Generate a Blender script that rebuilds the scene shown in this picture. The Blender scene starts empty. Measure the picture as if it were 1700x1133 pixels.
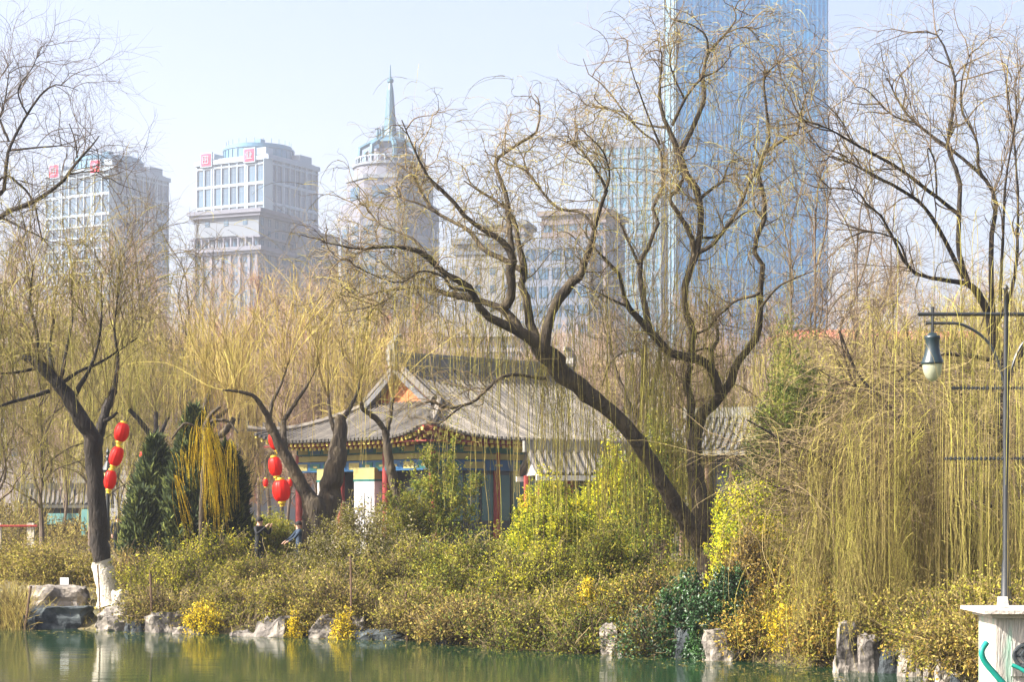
import bpy, math, random
import numpy as np
from mathutils import Vector, Matrix
R = math.radians
rng = np.random.default_rng(7)
random.seed(7)
scene = bpy.context.scene

# ------------------------------------------------------------------ camera
F = 3305.0           # focal length in photo pixels (photo is 1700 wide)
HC = 3.0             # eye height above the water
HZ = 850.0           # photo row of the horizon
cam_d = bpy.data.cameras.new("camera")
cam = bpy.data.objects.new("camera", cam_d)
scene.collection.objects.link(cam)
cam.location = (0, 0, HC)
cam.rotation_euler = (R(90), 0, 0)
cam_d.sensor_width = 36.0
cam_d.lens = 36.0 * F / 1700.0
cam_d.shift_y = (HZ - 566.5) / 1700.0
cam_d.clip_start = 0.5
cam_d.clip_end = 9000
scene.camera = cam

# ------------------------------------------------------------------ light
SUN_EL, SUN_H = 37.0, (-0.93, -0.28)     # elevation, horizontal direction towards the sun
world = bpy.data.worlds.new("World")
scene.world = world
world.use_nodes = True
nt = world.node_tree
bg = nt.nodes["Background"]
sky = nt.nodes.new("ShaderNodeTexSky")
sky.sky_type = 'NISHITA'
sky.sun_disc = False
sky.sun_elevation = R(SUN_EL)
sky.sun_rotation = math.atan2(SUN_H[0], SUN_H[1])
sky.air_density = 0.7
sky.dust_density = 7.0
sky.ozone_density = 2.0
nt.links.new(sky.outputs[0], bg.inputs[0])
bg.inputs[1].default_value = 0.11
sun_d = bpy.data.lights.new("sun", 'SUN')
sun_d.energy = 5.0
sun_d.angle = R(0.5)
sun_d.color = (1.0, 0.94, 0.85)
sun = bpy.data.objects.new("sun", sun_d)
scene.collection.objects.link(sun)
_h = math.hypot(*SUN_H)
sd = Vector((SUN_H[0] / _h * math.cos(R(SUN_EL)), SUN_H[1] / _h * math.cos(R(SUN_EL)), math.sin(R(SUN_EL))))
sun.rotation_euler = sd.to_track_quat('Z', 'Y').to_euler()
sun.location = (0, 0, 60)
scene.view_settings.view_transform = 'Standard'
scene.view_settings.look = 'None'
scene.view_settings.exposure = 1.78
scene.view_settings.gamma = 1.0
scene.cycles.use_denoising = True
scene.cycles.max_bounces = 6
scene.cycles.diffuse_bounces = 3
scene.cycles.glossy_bounces = 3
scene.cycles.volume_bounces = 0
scene.cycles.sample_clamp_indirect = 8

# ------------------------------------------------------------------ helpers
def P(px, py, D):
    """point seen at photo pixel (px, py) at distance D"""
    return np.array([(px - 850.0) / F * D, D, HC + (HZ - py) / F * D])

def PA(pts, D0, D1):
    a = np.array(pts, float)
    s = np.concatenate([[0], np.cumsum(np.hypot(np.diff(a[:, 0]), np.diff(a[:, 1])))])
    D = D0 + (D1 - D0) * s / max(s[-1], 1e-6)
    return np.stack([(a[:, 0] - 850) / F * D, D, HC + (HZ - a[:, 1]) / F * D], 1), D

def norm(v):
    return v / np.maximum(np.linalg.norm(v, axis=-1, keepdims=True), 1e-9)

class MB:
    def __init__(s):
        s.v, s.f4, s.f3, s.t = [], [], [], []
        s.m4, s.m3 = [], []
        s.n = 0
    def _v(s, v, tint):
        v = np.asarray(v, float).reshape(-1, 3)
        s.v.append(v)
        t = np.asarray(tint, float)
        s.t.append(np.full(len(v), float(t)) if t.ndim == 0 else t.reshape(-1))
        b = s.n; s.n += len(v)
        return b
    def quads(s, v, f, tint=0.5, m=0):
        b = s._v(v, tint); f = np.asarray(f, np.int64).reshape(-1, 4) + b
        s.f4.append(f); s.m4.append(np.full(len(f), m)); return s
    def tris(s, v, f, tint=0.5, m=0):
        b = s._v(v, tint); f = np.asarray(f, np.int64).reshape(-1, 3) + b
        s.f3.append(f); s.m3.append(np.full(len(f), m)); return s
    def box(s, c, d, rz=0, m=0, tint=0.5, taper=1.0):
        x, y, z = d[0] / 2, d[1] / 2, d[2] / 2
        v = np.array([[-x, -y, -z], [x, -y, -z], [x, y, -z], [-x, y, -z],
                      [-x * taper, -y * taper, z], [x * taper, -y * taper, z], [x * taper, y * taper, z], [-x * taper, y * taper, z]])
        if rz:
            ca, sa = math.cos(rz), math.sin(rz)
            v = np.stack([v[:, 0] * ca - v[:, 1] * sa, v[:, 0] * sa + v[:, 1] * ca, v[:, 2]], 1)
        return s.quads(v + np.array(c), [[0, 3, 2, 1], [4, 5, 6, 7], [0, 1, 5, 4], [1, 2, 6, 5], [2, 3, 7, 6], [3, 0, 4, 7]], tint, m)
    def tubes(s, Pt, Rd, sides=3, tint=0.5, m=0, cap=False):
        Pt = np.asarray(Pt, float)
        if Pt.ndim == 2: Pt = Pt[None]
        M, K, _ = Pt.shape
        Rd = np.broadcast_to(np.asarray(Rd, float), (M, K)) if np.ndim(Rd) != 1 or len(np.atleast_1d(Rd)) != K else np.broadcast_to(np.asarray(Rd, float)[None], (M, K))
        T = norm(np.gradient(Pt, axis=1))
        ref = np.zeros((M, 1, 3)); mean = norm(T.mean(1))
        ax = np.argmin(np.abs(mean), axis=1); ref[np.arange(M), 0, ax] = 1
        A = norm(np.cross(T, np.broadcast_to(ref, T.shape))); B = np.cross(T, A)
        an = np.linspace(0, 2 * np.pi, sides, endpoint=False)
        V = Pt[:, :, None] + Rd[:, :, None, None] * (A[:, :, None] * np.cos(an)[None, None, :, None] + B[:, :, None] * np.sin(an)[None, None, :, None])
        t = np.asarray(tint, float)
        if t.ndim == 0: t = np.full((M, K), float(t))
        elif t.ndim == 1 and len(t) == M: t = np.repeat(t[:, None], K, 1)
        elif t.ndim == 1: t = np.repeat(t[None], M, 0)
        t = np.repeat(t[:, :, None], sides, 2)
        mi = np.arange(M)[:, None, None] * K * sides
        ki = np.arange(K - 1)[None, :, None] * sides
        si = np.arange(sides)[None, None, :]; sj = (si + 1) % sides
        f = np.stack([mi + ki + si, mi + ki + sj, mi + ki + sides + sj, mi + ki + sides + si], -1)
        s.quads(V, f, t, m)
        if cap:
            for e in (0, K - 1):
                for q in range(M):
                    c = Pt[q, e]; ring = V[q, e]
                    vv = np.vstack([ring, c[None]])
                    s.tris(vv, [[i, (i + 1) % sides, sides] if e else [(i + 1) % sides, i, sides] for i in range(sides)], 0.5, m)
        return s
    def leaves(s, C, size, tint=0.5, m=0, aspect=0.5, up=0.3):
        """folded leaf blades: two triangles each"""
        C = np.asarray(C, float).reshape(-1, 3); n = len(C)
        sz = np.broadcast_to(np.asarray(size, float), (n,))[:, None]
        a = norm(rng.normal(size=(n, 3))); b = norm(rng.normal(size=(n, 3)) + np.array([0, 0, up]))
        w = norm(np.cross(a, b)); nrm = np.cross(w, a)
        v = np.stack([C - a * sz * .5, C + w * sz * aspect * .5 + nrm * sz * .12, C + a * sz * .5, C - w * sz * aspect * .5 + nrm * sz * .12], 1)
        t = np.broadcast_to(np.asarray(tint, float), (n,))
        i = np.arange(n)[:, None] * 4
        f = np.concatenate([i + np.array([[0, 1, 2]]), i + np.array([[0, 2, 3]])], 0)
        return s.tris(v, f, np.repeat(t, 4), m)
    def lathe(s, c, prof, seg=16, m=0, tint=0.5, tilt=None, squash=None):
        prof = np.array(prof, float); an = np.linspace(0, 2 * np.pi, seg, endpoint=False)
        rr = prof[:, 0][:, None] * np.ones(seg)[None]
        if squash is not None: rr = rr * squash[None]
        v = np.stack([rr * np.cos(an), rr * np.sin(an), prof[:, 1][:, None] * np.ones(seg)], -1).reshape(-1, 3)
        if tilt is not None:
            v = v @ np.array(Matrix(tilt).to_3x3()).T
        K = len(prof)
        ki = np.arange(K - 1)[:, None] * seg; si = np.arange(seg)[None]; sj = (si + 1) % seg
        f = np.stack([ki + si, ki + sj, ki + seg + sj, ki + seg + si], -1)
        return s.quads(v + np.array(c), f, tint, m)
    def build(s, name, mats, parent=None, smooth=False, loc=None):
        if not isinstance(mats, (list, tuple)): mats = [mats]
        V = np.concatenate(s.v); T = np.concatenate(s.t)
        off = np.zeros(3)
        if parent is not None and loc is None: off = np.array(parent.get('_o', (0, 0, 0)))
        if loc is not None: off = np.array(loc)
        V = V - off
        f4 = np.concatenate(s.f4) if s.f4 else np.zeros((0, 4), int)
        f3 = np.concatenate(s.f3) if s.f3 else np.zeros((0, 3), int)
        me = bpy.data.meshes.new(name)
        me.vertices.add(len(V)); me.vertices.foreach_set("co", V.astype(np.float32).ravel())
        me.loops.add(len(f4) * 4 + len(f3) * 3)
        me.loops.foreach_set("vertex_index", np.concatenate([f4.ravel(), f3.ravel()]).astype(np.int32))
        me.polygons.add(len(f4) + len(f3))
        ls = np.concatenate([np.arange(len(f4)) * 4, len(f4) * 4 + np.arange(len(f3)) * 3])
        me.polygons.foreach_set("loop_start", ls.astype(np.int32))
        mi = np.concatenate([np.concatenate(s.m4) if s.m4 else np.zeros(0), np.concatenate(s.m3) if s.m3 else np.zeros(0)])
        me.polygons.foreach_set("material_index", mi.astype(np.int32))
        me.polygons.foreach_set("use_smooth", np.full(len(mi), bool(smooth)))
        at = me.attributes.new("tint", 'FLOAT', 'POINT'); at.data.foreach_set("value", T.astype(np.float32))
        me.update(calc_edges=True)
        for m in mats: me.materials.append(m)
        o = bpy.data.objects.new(name, me); scene.collection.objects.link(o)
        if parent is not None: o.parent = parent
        elif loc is not None: o.location = loc
        return o

def tag(o, label=None, cat=None, group=None, kind=None):
    if label: o['label'] = label
    if cat: o['category'] = cat
    if group: o['group'] = group
    if kind: o['kind'] = kind
    return o

def thing(name, label, cat, loc=(0, 0, 0), group=None, rz=0, world_coords=True):
    """an Empty at the thing's base; parts built in world coordinates are moved under it"""
    o = bpy.data.objects.new(name, None); scene.collection.objects.link(o)
    o.empty_display_size = 0.3
    o.location = tuple(float(q) for q in loc); o.rotation_euler = (0, 0, rz)
    if world_coords: o['_o'] = tuple(float(q) for q in loc)
    return tag(o, label, cat, group)

def copy_tree(o, loc, rz=0, sc=1.0, label=None, group=None, scz=None):
    c = o.copy(); scene.collection.objects.link(c)
    c.location = tuple(float(q) for q in loc); c.rotation_euler = (0, 0, rz); c.scale = (sc, sc, scz or sc)
    if label: c['label'] = label
    if group: c['group'] = group
    for ch in list(o.children):
        d = ch.copy(); scene.collection.objects.link(d); d.parent = c
        for g in ch.children:
            e = g.copy(); scene.collection.objects.link(e); e.parent = d
    return c

# ------------------------------------------------------------------ materials
def new_mat(name):
    m = bpy.data.materials.new(name); m.use_nodes = True
    return m, m.node_tree, m.node_tree.nodes["Principled BSDF"]

def ramp_mat(name, cols, rough=0.8, nscale=6.0, nmix=0.35, bump=0.0, bscale=30.0, trans=0.0, rnd=0.0, spec=0.3, stretch=(1, 1, 1), metallic=0.0):
    """colour from the per-vertex tint, varied by noise and per object"""
    m, t, b = new_mat(name)
    at = t.nodes.new("ShaderNodeAttribute"); at.attribute_name = "tint"
    tc = t.nodes.new("ShaderNodeTexCoord"); mp = t.nodes.new("ShaderNodeMapping"); mp.inputs[3].default_value = stretch
    t.links.new(tc.outputs['Object'], mp.inputs[0])
    no = t.nodes.new("ShaderNodeTexNoise"); no.inputs['Scale'].default_value = nscale; no.inputs['Detail'].default_value = 6
    t.links.new(mp.outputs[0], no.inputs['Vector'])
    a = t.nodes.new("ShaderNodeMath"); a.operation = 'MULTIPLY_ADD'; a.inputs[1].default_value = nmix * 2; a.inputs[2].default_value = -nmix
    t.links.new(no.outputs[0], a.inputs[0])
    s_ = t.nodes.new("ShaderNodeMath"); s_.operation = 'ADD'
    t.links.new(a.outputs[0], s_.inputs[0]); t.links.new(at.outputs['Fac'], s_.inputs[1])
    last = s_
    if rnd:
        oi = t.nodes.new("ShaderNodeObjectInfo"); r_ = t.nodes.new("ShaderNodeMath"); r_.operation = 'MULTIPLY_ADD'
        r_.inputs[1].default_value = rnd; t.links.new(oi.outputs['Random'], r_.inputs[0]); t.links.new(s_.outputs[0], r_.inputs[2])
        r_2 = t.nodes.new("ShaderNodeMath"); r_2.operation = 'SUBTRACT'; r_2.inputs[1].default_value = rnd / 2
        t.links.new(r_.outputs[0], r_2.inputs[0]); last = r_2
    cr = t.nodes.new("ShaderNodeValToRGB"); el = cr.color_ramp.elements
    while len(el) < len(cols): el.new(0.5)
    for i, c in enumerate(cols):
        el[i].position = i / (len(cols) - 1); el[i].color = (*c, 1)
    t.links.new(last.outputs[0], cr.inputs[0]); t.links.new(cr.outputs[0], b.inputs['Base Color'])
    b.inputs['Roughness'].default_value = rough; b.inputs['Specular IOR Level'].default_value = spec
    b.inputs['Metallic'].default_value = metallic
    if bump:
        n2 = t.nodes.new("ShaderNodeTexNoise"); n2.inputs['Scale'].default_value = bscale; n2.inputs['Detail'].default_value = 8
        t.links.new(mp.outputs[0], n2.inputs['Vector'])
        bp = t.nodes.new("ShaderNodeBump"); bp.inputs['Strength'].default_value = bump; bp.inputs['Distance'].default_value = 0.08
        t.links.new(n2.outputs[0], bp.inputs['Height']); t.links.new(bp.outputs[0], b.inputs['Normal'])
    if trans:
        tr = t.nodes.new("ShaderNodeBsdfTranslucent"); mx = t.nodes.new("ShaderNodeMixShader"); mx.inputs[0].default_value = trans
        t.links.new(cr.outputs[0], tr.inputs[0]); out = t.nodes["Material Output"]
        t.links.new(b.outputs[0], mx.inputs[1]); t.links.new(tr.outputs[0], mx.inputs[2]); t.links.new(mx.outputs[0], out.inputs[0])
    return m

M = {}
M['bark'] = ramp_mat('bark', [(.007, .006, .005), (.028, .021, .015), (.085, .064, .036), (.17, .15, .065)], nscale=5, nmix=.5, bump=.9, bscale=14, stretch=(1, 1, .35))
M['bark_dark'] = ramp_mat('bark_dark', [(.006, .005, .004), (.022, .017, .013), (.065, .05, .034)], nscale=5, nmix=.5, bump=.9, bscale=14, stretch=(1, 1, .35))
M['twig'] = ramp_mat('twig', [(.05, .035, .025), (.13, .09, .05), (.27, .21, .09)], nscale=1.2, nmix=.4)
M['strand'] = ramp_mat('strand', [(.12, .08, .035), (.30, .245, .07), (.46, .43, .08)], nscale=.8, nmix=.45, trans=.25)
M['gold'] = ramp_mat('gold', [(.20, .13, .045), (.40, .30, .085), (.54, .46, .11)], nscale=.8, nmix=.45, trans=.25)
M['gold_bright'] = ramp_mat('gold_bright', [(.55, .36, .02), (.72, .52, .02), (.75, .62, .05)], nscale=.8, nmix=.45, trans=.25)
M['brown_twig'] = ramp_mat('brown_twig', [(.16, .10, .07), (.30, .21, .145), (.40, .31, .20)], nscale=.25, nmix=.4, rnd=.4)
M['red_twig'] = ramp_mat('red_twig', [(.20, .08, .05), (.36, .16, .09), (.44, .25, .13)], nscale=.25, nmix=.4, rnd=.4)
M['far_wood'] = ramp_mat('far_wood', [(.06, .045, .035), (.14, .10, .07)], nscale=2, nmix=.4)
M['olive_leaf'] = ramp_mat('olive_leaf', [(.022, .022, .007), (.095, .095, .013), (.27, .26, .022), (.54, .46, .07)], nscale=1.3, nmix=.45, trans=.35, rnd=.25)
M['green_leaf'] = ramp_mat('green_leaf', [(.018, .035, .010), (.07, .12, .018), (.22, .26, .03), (.46, .42, .05)], nscale=1.3, nmix=.4, trans=.3, rnd=.2)
M['dark_leaf'] = ramp_mat('dark_leaf', [(.006, .022, .006), (.018, .06, .014), (.06, .14, .03)], nscale=2, nmix=.4, trans=.15, spec=.5, rough=.45)
M['yellow_leaf'] = ramp_mat('yellow_leaf', [(.10, .15, .012), (.38, .42, .02), (.70, .66, .03), (.85, .62, .03)], nscale=1.6, nmix=.45, trans=.35)
M['flower'] = ramp_mat('flower', [(.40, .33, .03), (.8, .58, .02), (.85, .68, .04)], nscale=3, nmix=.4, trans=.3)
M['dry_leaf'] = ramp_mat('dry_leaf', [(.035, .024, .010), (.15, .11, .03), (.36, .275, .07), (.46, .42, .08)], nscale=1.3, nmix=.4, trans=.3, rnd=.2)
M['orange_leaf'] = ramp_mat('orange_leaf', [(.20, .12, .03), (.42, .27, .05), (.60, .48, .07)], nscale=1.5, nmix=.4, trans=.3)
M['pale_leaf'] = ramp_mat('pale_leaf', [(.28, .27, .08), (.52, .46, .22), (.75, .66, .48)], nscale=2, nmix=.45, trans=.3)
M['cypress'] = ramp_mat('cypress', [(.008, .018, .006), (.035, .055, .012), (.15, .17, .028)], nscale=2.5, nmix=.4, trans=.15)
M['conifer'] = ramp_mat('conifer', [(.03, .05, .012), (.12, .16, .025), (.34, .34, .05)], nscale=1.5, nmix=.4, trans=.2)
M['rock'] = ramp_mat('rock', [(.04, .036, .036), (.14, .125, .11), (.30, .265, .22), (.42, .37, .28)], nscale=2.2, nmix=.75, bump=1.0, bscale=5, rough=.9)
M['rock_dark'] = ramp_mat('rock_dark', [(.015, .017, .02), (.045, .055, .06), (.13, .15, .14)], nscale=2.5, nmix=.75, bump=1.0, bscale=5, rough=.9)
M['lime'] = ramp_mat('lime', [(.24, .21, .15), (.46, .42, .34), (.60, .56, .47)], nscale=8, nmix=.5, bump=.5, bscale=20)
M['tile'] = ramp_mat('tile', [(.05, .047, .044), (.12, .108, .092), (.21, .185, .15)], nscale=3, nmix=.5, rough=.75, bump=.3)
M['tile_under'] = ramp_mat('tile_under', [(.07, .07, .075), (.13, .13, .13)], nscale=3, nmix=.4)
M['ridge'] = ramp_mat('ridge', [(.10, .10, .09), (.24, .23, .20)], nscale=3, nmix=.5)
M['red_paint'] = ramp_mat('red_paint', [(.16, .02, .02), (.30, .045, .035)], nscale=3, nmix=.4, rough=.5)
M['orange_paint'] = ramp_mat('orange_paint', [(.10, .055, .03), (.34, .11, .04), (.50, .20, .07)], nscale=5, nmix=.9)
M['rafter_end'] = ramp_mat('rafter_end', [(.42, .32, .06), (.72, .60, .16)], nscale=5, nmix=.3)
M['green_paint'] = ramp_mat('green_paint', [(.008, .05, .05), (.02, .14, .12)], nscale=3, nmix=.5, rough=.5)
M['blue_paint'] = ramp_mat('blue_paint', [(.008, .045, .12), (.02, .10, .22)], nscale=3, nmix=.5, rough=.5)
M['gold_paint'] = ramp_mat('gold_paint', [(.20, .18, .07), (.38, .32, .12)], nscale=3, nmix=.4)
M['white_wall'] = ramp_mat('white_wall', [(.50, .48, .46), (.66, .64, .62)], nscale=1, nmix=.4)
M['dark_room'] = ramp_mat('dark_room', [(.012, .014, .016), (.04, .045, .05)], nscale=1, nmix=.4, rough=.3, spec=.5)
M['teal_glass'] = ramp_mat('teal_glass', [(.03, .07, .07), (.08, .17, .16)], nscale=1, nmix=.4, rough=.15, spec=.6)
M['lantern'] = ramp_mat('lantern', [(.55, .012, .008), (.80, .03, .015)], nscale=3, nmix=.3, rough=.4, trans=.35)
M['lantern_gold'] = ramp_mat('lantern_gold', [(.75, .45, .03), (.85, .6, .05)], nscale=3, nmix=.3, rough=.45)
M['iron'] = ramp_mat('iron', [(.012, .014, .015), (.03, .034, .036)], nscale=4, nmix=.4, rough=.4, spec=.5)
M['iron_teal'] = ramp_mat('iron_teal', [(.006, .014, .018), (.018, .036, .044)], nscale=5, nmix=.5, rough=.35, spec=.6)
M['globe'] = ramp_mat('globe', [(.50, .52, .36), (.62, .63, .48)], nscale=3, nmix=.3, rough=.25, trans=.5)
M['amber'] = ramp_mat('amber', [(.6, .45, .12), (.75, .6, .25)], nscale=3, nmix=.3, rough=.3)
M['stone'] = ramp_mat('stone', [(.32, .27, .23), (.50, .43, .37), (.60, .53, .46)], nscale=5, nmix=.5, bump=.4, bscale=25)
M['green_pipe'] = ramp_mat('green_pipe', [(.0, .14, .11), (.02, .28, .22)], nscale=5, nmix=.4, rough=.4)
M['stain'] = ramp_mat('stain', [(.10, .26, .17), (.26, .38, .30), (.36, .34, .30), (.46, .41, .36), (.26, .22, .18)], nscale=5, nmix=.9, stretch=(1.6, 1.6, .25), bump=.5, bscale=18)
M['concrete'] = ramp_mat('concrete', [(.20, .195, .19), (.29, .285, .28)], nscale=.3, nmix=.4)
# city; blue distance haze is partly put into tower and classic wall colours
M['tower_white_hazed'] = ramp_mat('tower_white_hazed', [(.17, .215, .27), (.24, .295, .35)], nscale=.05, nmix=.3)
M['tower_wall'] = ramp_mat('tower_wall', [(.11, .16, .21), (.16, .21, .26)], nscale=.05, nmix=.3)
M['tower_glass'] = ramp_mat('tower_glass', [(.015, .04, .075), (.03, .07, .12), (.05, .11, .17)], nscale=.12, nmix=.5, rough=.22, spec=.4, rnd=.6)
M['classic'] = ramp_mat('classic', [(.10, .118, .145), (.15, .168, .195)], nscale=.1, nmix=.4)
M['classic_pink_hazed'] = ramp_mat('classic_pink_hazed', [(.10, .104, .135), (.145, .15, .18)], nscale=.1, nmix=.4)
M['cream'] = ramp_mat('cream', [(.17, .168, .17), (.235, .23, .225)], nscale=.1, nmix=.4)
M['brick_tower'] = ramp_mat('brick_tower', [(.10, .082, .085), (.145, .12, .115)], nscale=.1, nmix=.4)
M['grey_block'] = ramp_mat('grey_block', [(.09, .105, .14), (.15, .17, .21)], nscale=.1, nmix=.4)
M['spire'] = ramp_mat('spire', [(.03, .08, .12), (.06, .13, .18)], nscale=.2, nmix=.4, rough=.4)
M['curtain'] = ramp_mat('curtain', [(.002, .10, .26), (.006, .17, .37), (.02, .26, .48)], nscale=.02, nmix=.5, rough=.28, spec=.5, stretch=(3, 3, 1), metallic=.7)
M['curtain_pale'] = ramp_mat('curtain_pale', [(.04, .13, .21), (.10, .21, .30)], nscale=.05, nmix=.5, rough=.25, spec=.4)
M['fin'] = ramp_mat('fin', [(.006, .09, .22), (.012, .14, .30)], nscale=.05, nmix=.4, rough=.3)
M['sign_red'] = ramp_mat('sign_red', [(.60, .02, .06), (.72, .04, .10)], nscale=.2, nmix=.3)
M['red_roof'] = ramp_mat('red_roof', [(.42, .10, .06), (.62, .18, .11)], nscale=.8, nmix=.5)
M['pink_wall'] = ramp_mat('pink_wall', [(.18, .15, .14), (.26, .22, .20)], nscale=.3, nmix=.4)
M['cloth_black'] = ramp_mat('cloth_black', [(.008, .010, .012), (.025, .03, .035)], nscale=8, nmix=.4)
M['cloth_blue'] = ramp_mat('cloth_blue', [(.02, .035, .06), (.05, .075, .11)], nscale=8, nmix=.4)
M['skin'] = ramp_mat('skin', [(.45, .27, .19), (.55, .34, .25)], nscale=8, nmix=.3)
M['hair'] = ramp_mat('hair', [(.008, .007, .006), (.02, .017, .015)], nscale=8, nmix=.4)
M['sign_white'] = ramp_mat('sign_white', [(.72, .74, .74), (.82, .82, .82)], nscale=5, nmix=.3)
M['sign_green'] = ramp_mat('sign_green', [(.35, .62, .05), (.45, .75, .08)], nscale=5, nmix=.3)
M['teal_board'] = ramp_mat('teal_board', [(.10, .25, .24), (.18, .36, .34)], nscale=1, nmix=.4)
M['wood'] = ramp_mat('wood', [(.05, .03, .02), (.16, .10, .06)], nscale=8, nmix=.5)

def ground_mat():
    m, t, b = new_mat('bank_soil')
    tc = t.nodes.new("ShaderNodeTexCoord")
    n1 = t.nodes.new("ShaderNodeTexNoise"); n1.inputs['Scale'].default_value = .35; n1.inputs['Detail'].default_value = 10
    t.links.new(tc.outputs['Object'], n1.inputs['Vector'])
    cr = t.nodes.new("ShaderNodeValToRGB"); e = cr.color_ramp.elements
    e[0].position = .3; e[0].color = (.03, .026, .014, 1); e[1].position = .7; e[1].color = (.14, .11, .055, 1)
    x = e.new(.5); x.color = (.10, .09, .035, 1)
    t.links.new(n1.outputs[0], cr.inputs[0]); t.links.new(cr.outputs[0], b.inputs['Base Color'])
    n2 = t.nodes.new("ShaderNodeTexNoise"); n2.inputs['Scale'].default_value = 5; n2.inputs['Detail'].default_value = 8
    t.links.new(tc.outputs['Object'], n2.inputs['Vector'])
    bp = t.nodes.new("ShaderNodeBump"); bp.inputs['Strength'].default_value = .8; bp.inputs['Distance'].default_value = .1
    t.links.new(n2.outputs[0], bp.inputs['Height']); t.links.new(bp.outputs[0], b.inputs['Normal'])
    b.inputs['Roughness'].default_value = .95
    return m
M['soil'] = ground_mat()

def water_mat():
    m, t, b = new_mat('lake_water')
    b.inputs['Base Color'].default_value = (.010, .028, .012, 1)
    b.inputs['Roughness'].default_value = .05; b.inputs['Specular IOR Level'].default_value = .25; b.inputs['Specular Tint'].default_value = (.55, .66, .56, 1)
    b.inputs['IOR'].default_value = 1.22
    tc = t.nodes.new("ShaderNodeTexCoord"); mp = t.nodes.new("ShaderNodeMapping"); mp.inputs[3].default_value = (.35, 1.0, 1)
    t.links.new(tc.outputs['Object'], mp.inputs[0])
    n1 = t.nodes.new("ShaderNodeTexNoise"); n1.inputs['Scale'].default_value = 3.0; n1.inputs['Detail'].default_value = 4
    n2 = t.nodes.new("ShaderNodeTexNoise"); n2.inputs['Scale'].default_value = .5; n2.inputs['Detail'].default_value = 2
    for n in (n1, n2): t.links.new(mp.outputs[0], n.inputs['Vector'])
    a = t.nodes.new("ShaderNodeMath"); a.operation = 'MULTIPLY_ADD'; a.inputs[1].default_value = 2.0
    t.links.new(n2.outputs[0], a.inputs[0]); t.links.new(n1.outputs[0], a.inputs[2])
    bp = t.nodes.new("ShaderNodeBump"); bp.inputs['Strength'].default_value = .22; bp.inputs['Distance'].default_value = .02
    t.links.new(a.outputs[0], bp.inputs['Height']); t.links.new(bp.outputs[0], b.inputs['Normal'])
    return m
M['water'] = water_mat()

# ------------------------------------------------------------------ ground and water
SH = np.array([(-40, 53), (-13, 50.5), (-10, 50.2), (-6.2, 48), (-3.5, 47.3), (0, 43.7), (3.2, 41.2), (4.1, 40.2), (5, 39.4), (5.9, 38.4), (6.4, 37.6), (7.0, 36.7), (7.4, 35.6), (7.8, 31), (8.6, 26), (10, 18), (14, 12), (40, 6)])
def shore(x):
    return np.interp(x, SH[:, 0], SH[:, 1]) + .25 * np.sin(np.asarray(x) * 2.1) + .12 * np.sin(np.asarray(x) * 5.3 + 1)
def gz(x, y):
    x = np.asarray(x, float); y = np.asarray(y, float)
    d = y - shore(x)
    s1 = np.clip((d + .25) / .7, 0, 1); s1 = s1 * s1 * (3 - 2 * s1)
    s2 = np.clip(d / 14, 0, 1); s2 = s2 * (2 - s2)
    far = np.clip((y - 120) / 400, 0, 1)
    return -.8 + s1 * .92 + s2 * 1.03 * s1 + .03 * np.sin(x * 1.3) * np.sin(y * .9) * s1 * np.clip(1 - (y - 60) / 30, 0, 1)
ys = np.concatenate([np.linspace(4, 60, 170), np.linspace(61, 130, 60), np.geomspace(134, 1500, 40)])
us = np.linspace(-1, 1, 220)
X = us[None] * (26 + ys[:, None] * .42); Y = np.repeat(ys[:, None], 220, 1)
Z = gz(X, Y)
g = MB(); n_r, n_c = X.shape
ii = np.arange(n_r - 1)[:, None] * n_c + np.arange(n_c - 1)[None]
g.quads(np.stack([X, Y, Z], -1), np.stack([ii, ii + 1, ii + n_c + 1, ii + n_c], -1), .5)
tag(g.build('ground', M['soil'], smooth=True), kind='structure')
w = MB(); w.quads([[-120, -30, 0], [120, -30, 0], [120, 75, 0], [-120, 75, 0]], [[0, 1, 2, 3]])
tag(w.build('water', M['water']), kind='structure')

# ------------------------------------------------------------------ the city
def city_root(name, label, cat, px_corner, D, a_deg, wx, wy, group=None):
    """local axes: front face looks to -Y, right face to +X; the front right corner is seen at px_corner"""
    a = R(a_deg); c = P(px_corner, HZ, D)
    lx, ly = wx / 2, -wy / 2
    loc = (c[0] - (lx * math.cos(a) - ly * math.sin(a)), c[1] - (lx * math.sin(a) + ly * math.cos(a)), 0.8)
    return thing(name, label, cat, loc, group, rz=a, world_coords=False)

def zpx(py, D): return HC + (HZ - py) / F * D - 0.8

def windows(root, wx, wy, faces, mat, limit=100, name='window', depth=.12):
    """faces: list of (side, cx, cz, w, h); the top ones become parts of their own, the rest one part"""
    faces = sorted(faces, key=lambda f: -f[2])
    protos = {}
    rest = MB()
    for i, (side, cx, cz, w_, h_) in enumerate(faces):
        if side == 'f': pos, rz = (cx, -wy / 2 - depth / 2 + .02, cz), 0
        else: pos, rz = (wx / 2 + depth / 2 - .02, cx, cz), R(90)
        if i < limit:
            key = (round(w_, 2), round(h_, 2))
            if key not in protos:
                mb = MB().box((0, 0, 0), (w_, depth, h_), 0)
                mb.box((0, -depth * .5 - .02, 0), (.12, .05, h_ * .98), 0, 1)
                mb.box((0, -depth * .5 - .02, h_ * .18), (w_ * .46, .04, .1), 0, 1)
                o = mb.build(name, [mat, M['tower_wall']], root, loc=(0, 0, 0)); protos[key] = o
            else:
                o = protos[key].copy(); scene.collection.objects.link(o); o.parent = root
            o.location = pos; o.rotation_euler = (0, 0, rz)
        else:
            rest.box(pos, (w_, depth, h_), rz)
    if rest.n:
        tag(rest.build(name, mat, root, loc=(0, 0, 0)), kind='stuff')

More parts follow.
